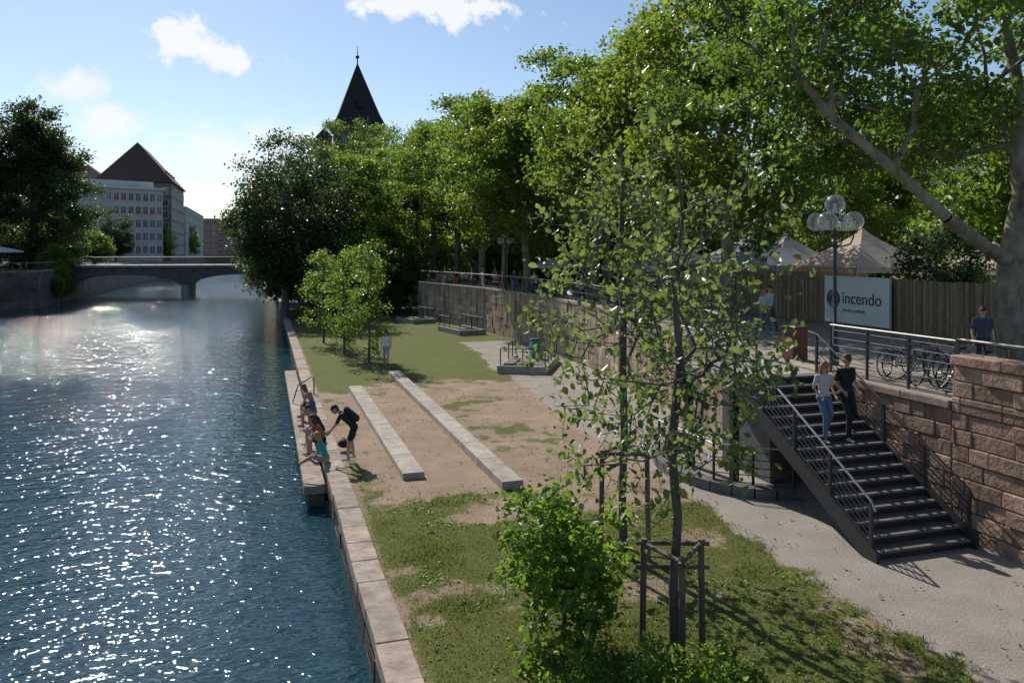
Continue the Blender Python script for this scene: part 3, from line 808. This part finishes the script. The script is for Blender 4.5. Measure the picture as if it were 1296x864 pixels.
M_red=mat('red_panel',(.35,.07,.05));M_tower=mat('tower_brick',(.17,.10,.075),(.11,.07,.055),scale=1,bump=.02)
A=empty('office_building');w_=MB()
a0=(-44.5,207.5);a1=(-24.6,217.0);dv=Vector((-.43,.9,0))*12
poly=[a0,a1,(a1[0]+dv.x,a1[1]+dv.y),(a0[0]+dv.x,a0[1]+dv.y)]
w_.prism(poly,3.4,21.2,M_wallA);w_.obj('walls',A)
w_=MB();w_.prism([(a0[0]-.5,a0[1]-.7),(a1[0]+.6,a1[1]-.6),(a1[0]+dv.x+.6,a1[1]+dv.y+.5),(a0[0]+dv.x-.5,a0[1]+dv.y+.5)],21.2,21.7,M_whitefr)
w_.prism([(-42,212),(-27,218.5),(-30,224),(-44.5,218)],21.7,23.4,M_wallA);w_.obj('roof',A)
mw,mg=MB(),MB();facade(mw,mg,a0,a1,4.6,20.8,13,5,.72,.62,panel=M_red,mgl=M_glassb)
facade(mw,mg,a1,poly[2],4.6,20.8,6,5,.6,.6,mgl=M_glassb);mw.obj('window_frames',A);mg.obj('windows',A)
B=empty('hip_roof_building')
def hip(mb,x0,x1,y0,y1,z,zr,m,ov=.8,inset=None):
    x0-=ov;x1+=ov;y0-=ov;y1+=ov
    w=min(x1-x0,y1-y0)/2 if inset is None else inset
    if (y1-y0)>(x1-x0): ra,rb=((x0+x1)/2,y0+w,zr),((x0+x1)/2,y1-w,zr);fs=[(0,1,4),(1,2,5,4),(2,3,5),(3,0,4,5)]
    else: ra,rb=(x0+w,(y0+y1)/2,zr),(x1-w,(y0+y1)/2,zr);fs=[(0,1,5,4),(1,2,5),(2,3,4,5),(3,0,4)]
    mb.add([(x0,y0,z),(x1,y0,z),(x1,y1,z),(x0,y1,z),ra,rb],fs+[(3,2,1,0)],m)
w_=MB();w_.box((-33,247,13.8),(18,34,20.8),M_wallB);w_.box((-59.1,247,12.9),(34,20,19.0),M_wallB);w_.obj('walls',B)
w_=MB();hip(w_,-42,-24,230,264,24.3,35.5,M_tiles,inset=6);hip(w_,-77,-38,236,258,22.5,31.5,M_tiles)
for yy in(240,246,252,258): w_.box((-27.5,yy,27.5),(3,1.4,1.6),M_tiles)
w_.obj('roof',B)
mw,mg=MB(),MB();facade(mw,mg,(-24,230),(-24,264),4.5,23.6,11,6,.5,.6);facade(mw,mg,(-42,230),(-24,230),4.5,23.6,6,6,.5,.6)
mw.obj('window_frames',B);mg.obj('windows',B)
Cb=empty('grey_green_building')
w_=MB();w_.box((-32,308,11.7),(16,76,16.6),M_wallC);w_.obj('walls',Cb);w_=MB();hip(w_,-40,-24,270,346,20,22.5,M_tiles,.4);w_.obj('roof',Cb)
mw,mg=MB(),MB();facade(mw,mg,(-24,270),(-24,346),4.5,19.5,20,5,.5,.55);facade(mw,mg,(-40,270),(-24,270),4.5,19.5,5,5,.5,.55);mw.obj('window_frames',Cb);mg.obj('windows',Cb)
D_=empty('red_apartment_building')
w_=MB();w_.box((-17,410,12),(34,14,18),M_wallD);w_.obj('walls',D_);w_=MB();w_.box((-17,410,21.3),(35,15,.6),M_whitefr);w_.obj('roof',D_)
mw,mg=MB(),MB();facade(mw,mg,(-34,403),(0,403),4.2,20.8,11,6,.6,.5);mw.obj('window_frames',D_);mg.obj('windows',D_)
T_=empty('church_tower')
w_=MB();w_.box((18,163,16.5),(9.0,9.0,27.4),M_tower);w_.box((18,163,30.5),(9.8,9.8,.6),M_tower);w_.obj('walls',T_)
w_=MB();cx,cy=18,163
vs=[(cx-5.1,cy-5.1,30.8),(cx+5.1,cy-5.1,30.8),(cx+5.1,cy+5.1,30.8),(cx-5.1,cy+5.1,30.8)]
vs+=[(cx-4.0,cy-4.0,33.2),(cx+4.0,cy-4.0,33.2),(cx+4.0,cy+4.0,33.2),(cx-4.0,cy+4.0,33.2),(cx,cy,44.3)]
w_.add(vs,[(0,1,5,4),(1,2,6,5),(2,3,7,6),(3,0,4,7),(4,5,8),(5,6,8),(6,7,8),(7,4,8)],M_slate)
w_.cyl((cx,cy,44),(cx,cy,47.5),.14,.05,M_steel,8);w_.sphere((cx,cy,45.4),.4,M_steel)
w_.box((cx,cy-3.6,35.2),(1.2,1.2,1.6),M_slate);w_.obj('spire',T_)
mw,mg=MB(),MB();facade(mw,mg,(13.5,158.5),(22.5,158.5),24,30,3,1,.35,.6,mfr=M_tower);mw.obj('window_frames',T_);mg.obj('windows',T_)
w_=MB();w_.box((11.5,166,15.5),(3,5,27),M_tower);hip(w_,10,13,163.5,168.5,29,31,M_tiles,.2);w_.obj('stair_turret',T_)
G_=empty('brick_gatehouse')
w_=MB();w_.box((28,84,4.9),(12,6,4.2),M_wallD);w_.obj('walls',G_)
w_=MB();hip(w_,22,34,81,87,7.0,9,M_tiles,.4);w_.obj('roof',G_)
w_=MB()
for i in range(4):
    x=23.5+i*3;pts=[(x-.9,2.85),(x+.9,2.85),(x+.9,5)]+[(x+.9*math.cos(t),5+.9*math.sin(t)) for t in np.linspace(.2,math.pi-.2,7)]+[(x-.9,5)]
    w_.add([(a,80.97,b_) for a,b_ in pts],[tuple(range(len(pts)))],M_glass)
w_.obj('arch_openings',G_)

# ------------------------------------------------------------------ left bank wall and bridge
lw=MB()
M_lw=mat('quay_stone',(.24,.20,.165),(.10,.085,.07),scale=.8,bump=.03,attr=.2,stretch=(1,1,.5))
blockwall(lw,(-29.6,104),(-29.6,60),-1.5,3.4,.5,M_lw,rowh=.5,lmin=.8,lmax=1.5,jit=.01,cap=M_cap)
blockwall(lw,(-26.1,108),(-29.6,104),-1.5,3.4,.5,M_lw,rowh=.5,lmin=.8,lmax=1.5,jit=.01,cap=M_cap)
blockwall(lw,(-26.1,128),(-26.1,108),-1.5,3.4,.5,M_lw,rowh=.5,lmin=.8,lmax=1.5,jit=.01,cap=M_cap)
lw.box((-26.35,264,.95),(.5,272,4.9),M_lw);lw.box((-29.85,-20,.95),(.5,160,4.9),M_lw)
railing(lw,[(-29.8,60,3.5),(-29.8,104,3.5),(-26.4,108,3.5),(-26.4,124,3.5)],1.0,2,2)
lw.obj('quay_wall')
ivy=make_tree('ivy_mesh',91,[(0,0,0),(0,0,.5),(0,0,1)],.03,(0,0,0),(.8,5.5,2.0),120,.5,120,.2,M_leaf,M_bark)
place(ivy,'ivy',(-25.9,118,1.6))
Br=empty('river_bridge')
bm=MB();y0,y1=124,134;ZT=3.6
low=[]
for a,b_ in((-27,-11.6),(-10.4,4)):
    for t in np.linspace(0,1,14):
        x=a+(b_-a)*t; low.append((x,.9+1.6*(1-(2*t-1)**2)**.55 if 0<t<1 else .9))
for i in range(len(low)-1):
    (xa,za),(xb,zb)=low[i],low[i+1]
    bm.add([(xa,y0,za),(xb,y0,zb),(xb,y0,ZT),(xa,y0,ZT),(xa,y1,za),(xb,y1,zb),(xb,y1,ZT),(xa,y1,ZT)],[(0,1,2,3),(5,4,7,6),(0,4,5,1),(3,2,6,7)],M_concd,.5)
bm.box((-11.5,129,ZT+.15),(32,10.8,.3),M_conc)
bm.obj('deck',Br)
bm=MB();bm.box((-11,129,-.2),(1.3,9.4,2.6),M_conc);bm.cyl((-11,124.3,-2),(-11,124.3,1.0),.65,.65,M_conc,14);bm.box((-27,129,.8),(1.6,10.4,4.8),M_conc);bm.box((4,129,.8),(1.6,10.4,4.8),M_conc);bm.obj('piers',Br)
bm=MB();railing(bm,[(-40,123.8,3.9),(-27,123.8,3.9),(5,123.8,3.9)],1.1,2,4,.04,.02,top=M_steel);railing(bm,[(-27,134.2,3.9),(5,134.2,3.9)],1.1,2,4,.04,.02,top=M_steel);bm.obj('railings',Br)

# ------------------------------------------------------------------ people
pm={}
def pmat(n,c,rough=.8):
    k=(n,c)
    if k not in pm: pm[k]=mat('person_'+n,c,tuple(x*.85 for x in c),scale=15,rough=rough)
    return pm[k]
SKIN=(.52,.32,.235)
def stand():
    return dict(pel=(0,0,.93),hl=(-.09,0,.91),hr=(.09,0,.91),kl=(-.1,.03,.50),kr=(.11,.03,.50),al=(-.1,0,.09),ar=(.13,.02,.09),
        ch=(0,0,1.28),nk=(0,0,1.45),hd=(0,.02,1.63),hf=(0,1,-.05),sl=(-.18,0,1.40),sr=(.18,0,1.40),el=(-.24,-.03,1.13),er=(.24,-.03,1.13),wl=(-.24,.07,.89),wr=(.24,.07,.89))
def walk():
    j=stand();j.update(kl=(-.1,.16,.52),al=(-.1,.28,.10),kr=(.1,-.02,.50),ar=(.1,-.25,.13),el=(-.23,-.1,1.14),wl=(-.22,-.06,.9),wr=(.23,.17,.92));return j
def stairs():
    j=stand();j.update(pel=(0,.08,.86),hl=(-.09,.08,.84),hr=(.09,.08,.84),kl=(-.1,.20,.47),al=(-.1,.0,.09),kr=(.1,.30,.40),ar=(.1,.27,-.075),
      ch=(0,.07,1.21),nk=(0,.08,1.38),hd=(0,.11,1.56),hf=(0,1,-.35),sl=(-.18,.07,1.33),sr=(.18,.07,1.33),el=(-.24,.03,1.07),er=(.24,.03,1.07),wl=(-.22,.2,.88),wr=(.2,.22,.92));return j
def sit(lean=.12,legs='down'):
    j=dict(pel=(0,0,.11),hl=(-.09,.02,.10),hr=(.09,.02,.10),kl=(-.11,.42,.13),kr=(.12,.43,.14),al=(-.11,.42,-.30),ar=(.12,.46,-.30),
        ch=(0,lean*.8,.45),nk=(0,lean*1.3,.60),hd=(0,lean*1.6+.04,.77),hf=(0,1,-.3),sl=(-.17,lean*1.15,.55),sr=(.17,lean*1.15,.55),el=(-.25,lean+.1,.31),er=(.25,lean+.1,.31),wl=(-.13,.32,.24),wr=(.13,.34,.24))
    if legs=='out': j.update(kl=(-.11,.40,.22),kr=(.11,.42,.17),al=(-.1,.78,.0),ar=(.12,.82,-.05))
    return j
def bend():
    j=stand();j.update(pel=(0,-.12,.9),hl=(-.09,-.12,.88),hr=(.09,-.12,.88),kl=(-.12,.02,.49),kr=(.12,-.04,.49),al=(-.14,.04,.09),ar=(.14,-.1,.09),
       ch=(0,.12,1.17),nk=(0,.25,1.29),hd=(0,.39,1.37),hf=(0,.75,-.6),sl=(-.18,.21,1.24),sr=(.18,.21,1.24),el=(-.2,.37,.99),er=(.2,.35,.99),wl=(-.1,.52,.80),wr=(.1,.50,.80));return j
def person(name,pos,yaw,J,h=1.75,top=(.5,.5,.5),legs=(.05,.06,.1),shoe=(.03,.03,.03),hair=(.05,.03,.02),skin=SKIN,long=False,shorts=False,sleeve=.45,female=False,pack=None,vox=.009,cap=None):
    s=h/1.75;J={k:Vector(v) for k,v in J.items()}
    mT,mL,mS,mH,mK=pmat('top',top),pmat('trousers',legs),pmat('shoes',shoe),pmat('hair',hair,.6),pmat('skin',skin,.55)
    mE=pmat('eyes',(.02,.015,.01),.3);mM=pmat('lips',(.35,.12,.1),.5)
    P=[]
    def add(a,b,ra,rb,m): P.append((Vector(a),Vector(b),ra,rb,m))
    f=.88 if female else 1
    add(J['hl']*1,J['hr'],.105,.105,mL)
    up=(J['ch']-J['pel']);side=(J['sr']-J['sl']).normalized()
    wa=J['pel']+up*.42
    for q in(-1,1):
        add(J['pel']+side*q*.055+up*.12,wa+side*q*.045*f,.098,.092*f,mT)
        add(wa+side*q*.045*f,J['ch']+side*q*.075*f,.092*f,.108*f,mT)
        add(J['ch']+side*q*.07*f,J['ch'].lerp(J['nk'],.45)+side*q*.07,.105*f,.085*f,mT)
    add(J['sl']*1,J['sr'],.06*f,.06*f,mT)
    add(J['ch'].lerp(J['nk'],.5),J['nk'],.075,.052,mT)
    add(J['nk'],J['hd']-(J['hd']-J['nk'])*.35,.05,.048,mK)
    F=J['hf'].normalized();S=side;U=S.cross(F).normalized()
    H=J['hd']
    add(H+U*.03-F*.012,H+U*.03+F*.012,.088,.085,mK);add(H+U*.0+F*.02,H-U*.065+F*.045,.072,.045,mK)
    add(H+F*.088+U*.012,H+F*.112-U*.018,.009,.014,mK)
    for q in(-1,1):
        add(H+S*q*.032+F*.088+U*.018,H+S*q*.034+F*.0885+U*.018,.0105,.0105,mE)
        add(H+S*q*.088-F*.0+U*.01,H+S*q*.09-U*.022,.02,.014,mK)
    add(H-S*.02+F*.093-U*.042,H+S*.02+F*.093-U*.042,.008,.008,mM)
    hm=mH if cap is None else pmat('cap',cap)
    add(H+U*.055-F*.02,H+U*.045+F*.022,.092,.080,hm);add(H+U*.03-F*.045,H-U*.03-F*.045,.078,.06,mH)
    if cap is not None: add(H+U*.06+F*.08,H+U*.05+F*.14,.05,.035,hm)
    if long:
        for q in(-1,0,1): add(H+U*.0-F*.05+S*q*.05,H-U*.24-F*.075+S*q*.055,.06,.035,mH)
        for q in(-1,1): add(H+U*.03+S*q*.07+F*.0,H-U*.17+S*q*.09-F*.01,.035,.025,mH)
    for sd,q in(('l',-1),('r',1)):
        a,b,c=J['s'+sd],J['e'+sd],J['w'+sd]
        m_=a.lerp(b,sleeve*1.6 if sleeve<.6 else 1)
        add(a,m_,.056*f,.052*f,mT)
        if sleeve<.6: add(m_,b,.042*f,.038*f,mK);add(b,c,.038*f,.026*f,mK)
        else: add(b,c,.045*f,.036*f,mT)
        d=(c-b).normalized();pn=d.cross(Vector((1,0,0)));pn.normalize();ps=d.cross(pn).normalized()
        ps2=pn
        for o in(-.016,.016): add(c+d*.01+ps2*o,c+d*.075+ps2*o*1.35,.019,.017,mK)
        for i,(o,L) in enumerate(((-.033,.062),(-.011,.074),(.011,.070),(.033,.056))):
            b0=c+d*.08+ps2*o;b1=b0+d*L*.5+ps*-q*.008;b2=b1+d*L*.42+ps*-q*.02
            add(b0,b1,.0092,.0085,mK);add(b1,b2,.0085,.0075,mK)
        t0=c+d*.03-ps2*.03;t1=t0+d*.035-ps2*.028;add(t0,t1,.012,.0105,mK);add(t1,t1+d*.03,.010,.0085,mK)
    for sd in 'lr':
        a,b,c=J['h'+sd],J['k'+sd],J['a'+sd]
        if shorts:
            m_=a.lerp(b,.72);add(a,m_,.098,.082,mL);add(m_,b,.064,.055,mK);add(b,b.lerp(c,.35),.054,.056,mK);add(b.lerp(c,.35),c,.056,.036,mK)
        else:
            add(a,b,.096,.068,mL);add(b,c+(b-c)*.08,.068,.052,mL)
        fd=Vector((0,1,0))
        if (c-b).y>.2: fd=Vector((0,.55,.8)).normalized()
        base=c-Vector((0,0,.048)) if fd.z<.1 else c
        add(c,base-fd*.035,.038,.038,mS);add(base-fd*.03,base+fd*.15,.038,.030,mS)
    if pack:
        mp=pmat('backpack',pack)
        bd=-(side.cross(up).normalized()) ; bd=bd if bd.dot(F)<0 else -bd
        for q in(-1,1):
            add(J['pel']+up*.35+bd*.19+side*q*.07,J['nk']+bd*.17+side*q*.06-up*.15,.09,.08,mp)
    mb=MB()
    for a,b,ra,rb,m in P: mb.capsule(a*s,b*s,ra*s,rb*s,m,10)
    me=mb.mesh('tmp');o=bpy.data.objects.new('tmp',me);scene.collection.objects.link(o)
    rm=o.modifiers.new('r','REMESH');rm.mode='VOXEL';rm.voxel_size=vox;rm.use_smooth_shade=True
    smm=o.modifiers.new('s','SMOOTH');smm.iterations=2;smm.factor=.5
    bpy.context.view_layer.update()
    dg=bpy.context.evaluated_depsgraph_get()
    m2=bpy.data.meshes.new_from_object(o.evaluated_get(dg));bpy.data.objects.remove(o)
    n=len(m2.polygons);C=np.zeros(n*3,np.float32);m2.polygons.foreach_get('center',C);C=C.reshape(-1,3)
    best=np.full(n,1e9);bi=np.zeros(n,int);mats=[]
    for a,b,ra,rb,m in P:
        if m not in mats: mats.append(m)
        A=np.array(a*s);Bv=np.array(b*s);d=Bv-A;L2=max((d*d).sum(),1e-9)
        t=np.clip(((C-A)@d)/L2,0,1);dist=np.linalg.norm(C-(A+t[:,None]*d),axis=1)-(ra+(rb-ra)*t)*s
        if m is mE or m is mM: dist=dist-.004
        k=dist<best;best[k]=dist[k];bi[k]=mats.index(m)
    m2.materials.clear()
    for m in mats: m2.materials.append(m)
    m2.polygons.foreach_set('material_index',bi.astype(np.int32));m2.polygons.foreach_set('use_smooth',np.ones(n,bool));m2.update()
    o=bpy.data.objects.new(name,m2);scene.collection.objects.link(o);o.location=pos;o.rotation_euler=(0,0,R(yaw));return o

person('man',(12.75,15.12,1.75),180,stairs(),1.86,(.02,.02,.022),(.025,.025,.03),(.5,.5,.5),(.10,.06,.03))
person('woman',(12.15,15.12,1.75),176,stairs(),1.72,(.55,.52,.5),(.10,.18,.30),(.6,.6,.6),(.30,.16,.08),long=True,female=True)
person('man',(2.25,22.3,.11),82,bend(),1.8,(.03,.03,.035),(.025,.025,.03),(.5,.5,.5),(.06,.04,.03),shorts=True,pack=(.03,.03,.03))
person('woman',(1.62,22.2,.11),80,sit(.15,'out'),1.66,(.03,.40,.33),(.45,.32,.25),(.4,.25,.18),(.45,.28,.12),long=True,female=True,shorts=True)
person('woman',(1.7,24.6,.11),95,sit(.2,'down'),1.68,(.35,.12,.1),(.03,.03,.04),(.3,.2,.15),(.10,.05,.03),long=True,female=True,shorts=True)
person('man',(1.75,26.0,.11),100,sit(.25,'down'),1.78,(.04,.04,.05),(.05,.06,.09),(.5,.5,.5),(.05,.03,.02),shorts=True)
person('woman',(1.68,28.6,.11),85,sit(.1,'down'),1.66,(.08,.12,.30),(.5,.34,.26),(.3,.2,.15),(.35,.2,.1),long=True,female=True,shorts=True)
person('woman',(1.72,30.2,.11),80,sit(.2,'down'),1.7,(.45,.2,.16),(.05,.06,.09),(.3,.2,.15),(.2,.1,.05),long=True,female=True,shorts=True)
bag=MB();bag.sphere((2.25,23.8,.22),.17,pmat('bag',(.03,.03,.035)),12,(1.2,.9,.75));bag.tube([(2.15,23.7,.3),(2.2,23.75,.42),(2.3,23.85,.3)],.012,M_tyre,6);bag.obj('bag')
person('man',(6.0,41.0,.02),165,walk(),1.76,(.70,.70,.70),(.30,.42,.55),(.1,.1,.1),(.04,.03,.02),vox=.014,shorts=True)
person('man',(17.3,15.5,ZUP),150,stand(),1.7,(.05,.07,.11),(.03,.04,.07),(.1,.1,.1),(.03,.02,.02),vox=.012,pack=(.04,.05,.07))
person('woman',(18.0,25.7,ZUP),200,walk(),1.68,(.6,.58,.55),(.1,.12,.2),(.4,.4,.4),(.25,.15,.08),vox=.014,female=True,long=True)
person('man',(18.7,26.3,ZUP),190,walk(),1.76,(.5,.55,.6),(.05,.06,.1),(.1,.1,.1),(.06,.04,.03),vox=.014)
cols=[(.5,.5,.5),(.05,.06,.1),(.45,.1,.08),(.6,.6,.58),(.1,.2,.35),(.03,.03,.03),(.5,.4,.2)]
for i,(x,y) in enumerate(((17.2,50),(16.9,53.5),(16.6,57),(16.2,59.5),(18.5,64),(15.6,66),(17.6,47),(17.3,42),(16.8,36),(15.0,67.5),(16.0,62),(16.2,33),(20,38))):
    person('pedestrian',(x,y,ZUP),random.choice((0,90,180,200,270)),random.choice((stand,walk))(),random.uniform(1.62,1.85),cols[i%7],cols[(i*3+1)%7] if i%2 else (.05,.06,.1),vox=.022,long=i%2==0,female=i%2==0)

# ------------------------------------------------------------------ world
wd=bpy.data.worlds.new('World');scene.world=wd;wd.use_nodes=True
N=wd.node_tree.nodes;L=wd.node_tree.links
bg=N['Background'];bg.inputs['Strength'].default_value=.115
sky=N.new('ShaderNodeTexSky');sky.sky_type='NISHITA';sky.sun_disc=False;sky.sun_elevation=R(SUN_EL);sky.sun_rotation=R(SUN_AZ%360)
sky.air_density=1.0;sky.dust_density=.3;sky.ozone_density=2.2
tc=N.new('ShaderNodeTexCoord');sp=N.new('ShaderNodeSeparateXYZ');L.new(tc.outputs['Generated'],sp.inputs[0])
def mth(op,a,b=0,c=None,clamp=False):
    x=N.new('ShaderNodeMath');x.operation=op;x.use_clamp=clamp
    for i,k in enumerate((a,b,c)):
        if k is None: continue
        if isinstance(k,(int,float)): x.inputs[i].default_value=k
        else: L.new(k,x.inputs[i])
    return x.outputs[0]
yy=mth('MAXIMUM',sp.outputs[1],.02)
qx=mth('DIVIDE',sp.outputs[0],yy);qz=mth('DIVIDE',sp.outputs[2],yy)
cb=N.new('ShaderNodeCombineXYZ');L.new(qx,cb.inputs[0]);L.new(qz,cb.inputs[1])
nz=N.new('ShaderNodeTexNoise');nz.inputs['Scale'].default_value=24;nz.inputs['Detail'].default_value=6;nz.inputs['Roughness'].default_value=.62
L.new(cb.outputs[0],nz.inputs['Vector'])
nc=mth('SUBTRACT',nz.outputs['Fac'],.5)
tot=None
for (cx,cz,rx,rz,st_,soft) in((-.088,.245,.044,.030,1,.45),(-.045,.230,.054,.021,1,.45),(.204,.318,.12,.030,1,.45),(-.203,.185,.040,.024,.95,.7),(-.168,.150,.044,.024,.95,.7),(-.03,.118,.12,.030,.85,.9),(-.16,.105,.06,.026,.7,1.0),(.02,.135,.08,.024,.85,.8),(-.7,.3,.2,.06,.9,.7),(.9,.5,.3,.1,.9,.7)):
    dx=mth('DIVIDE',mth('SUBTRACT',qx,cx),rx);dz=mth('DIVIDE',mth('SUBTRACT',qz,cz),rz)
    d=mth('SQRT',mth('ADD',mth('MULTIPLY',dx,dx),mth('MULTIPLY',dz,dz)))
    v=mth('ADD',mth('SUBTRACT',1.0,d),mth('MULTIPLY',nc,3.2))
    v=mth('MULTIPLY',mth('DIVIDE',v,soft,clamp=True),st_)
    tot=v if tot is None else mth('MAXIMUM',tot,v)
tot=mth('MULTIPLY',tot,mth('GREATER_THAN',sp.outputs[1],.05))
mx=N.new('ShaderNodeMix');mx.data_type='RGBA';L.new(mth('MULTIPLY',tot,.92),mx.inputs[0])
L.new(sky.outputs[0],mx.inputs[6]);mx.inputs[7].default_value=(8.4,8.5,8.7,1)
L.new(mx.outputs[2],bg.inputs['Color'])

sd=bpy.data.lights.new('sun','SUN');sd.energy=5.0;sd.angle=R(.5);sd.color=(1,.95,.87)
so=bpy.data.objects.new('sun',sd);scene.collection.objects.link(so)
dirv=Vector((math.sin(R(SUN_AZ))*math.cos(R(SUN_EL)),math.cos(R(SUN_AZ))*math.cos(R(SUN_EL)),math.sin(R(SUN_EL))))
so.rotation_euler=dirv.to_track_quat('Z','Y').to_euler();so.location=(0,50,60)

cam=bpy.data.cameras.new('camera');co=bpy.data.objects.new('camera',cam);scene.collection.objects.link(co)
co.location=(0,0,5.9);co.rotation_euler=(R(90),0,R(-17.37))
cam.sensor_width=36;cam.lens=27.78;cam.shift_y=-.088;cam.clip_end=6000;cam.clip_start=.1
scene.camera=co
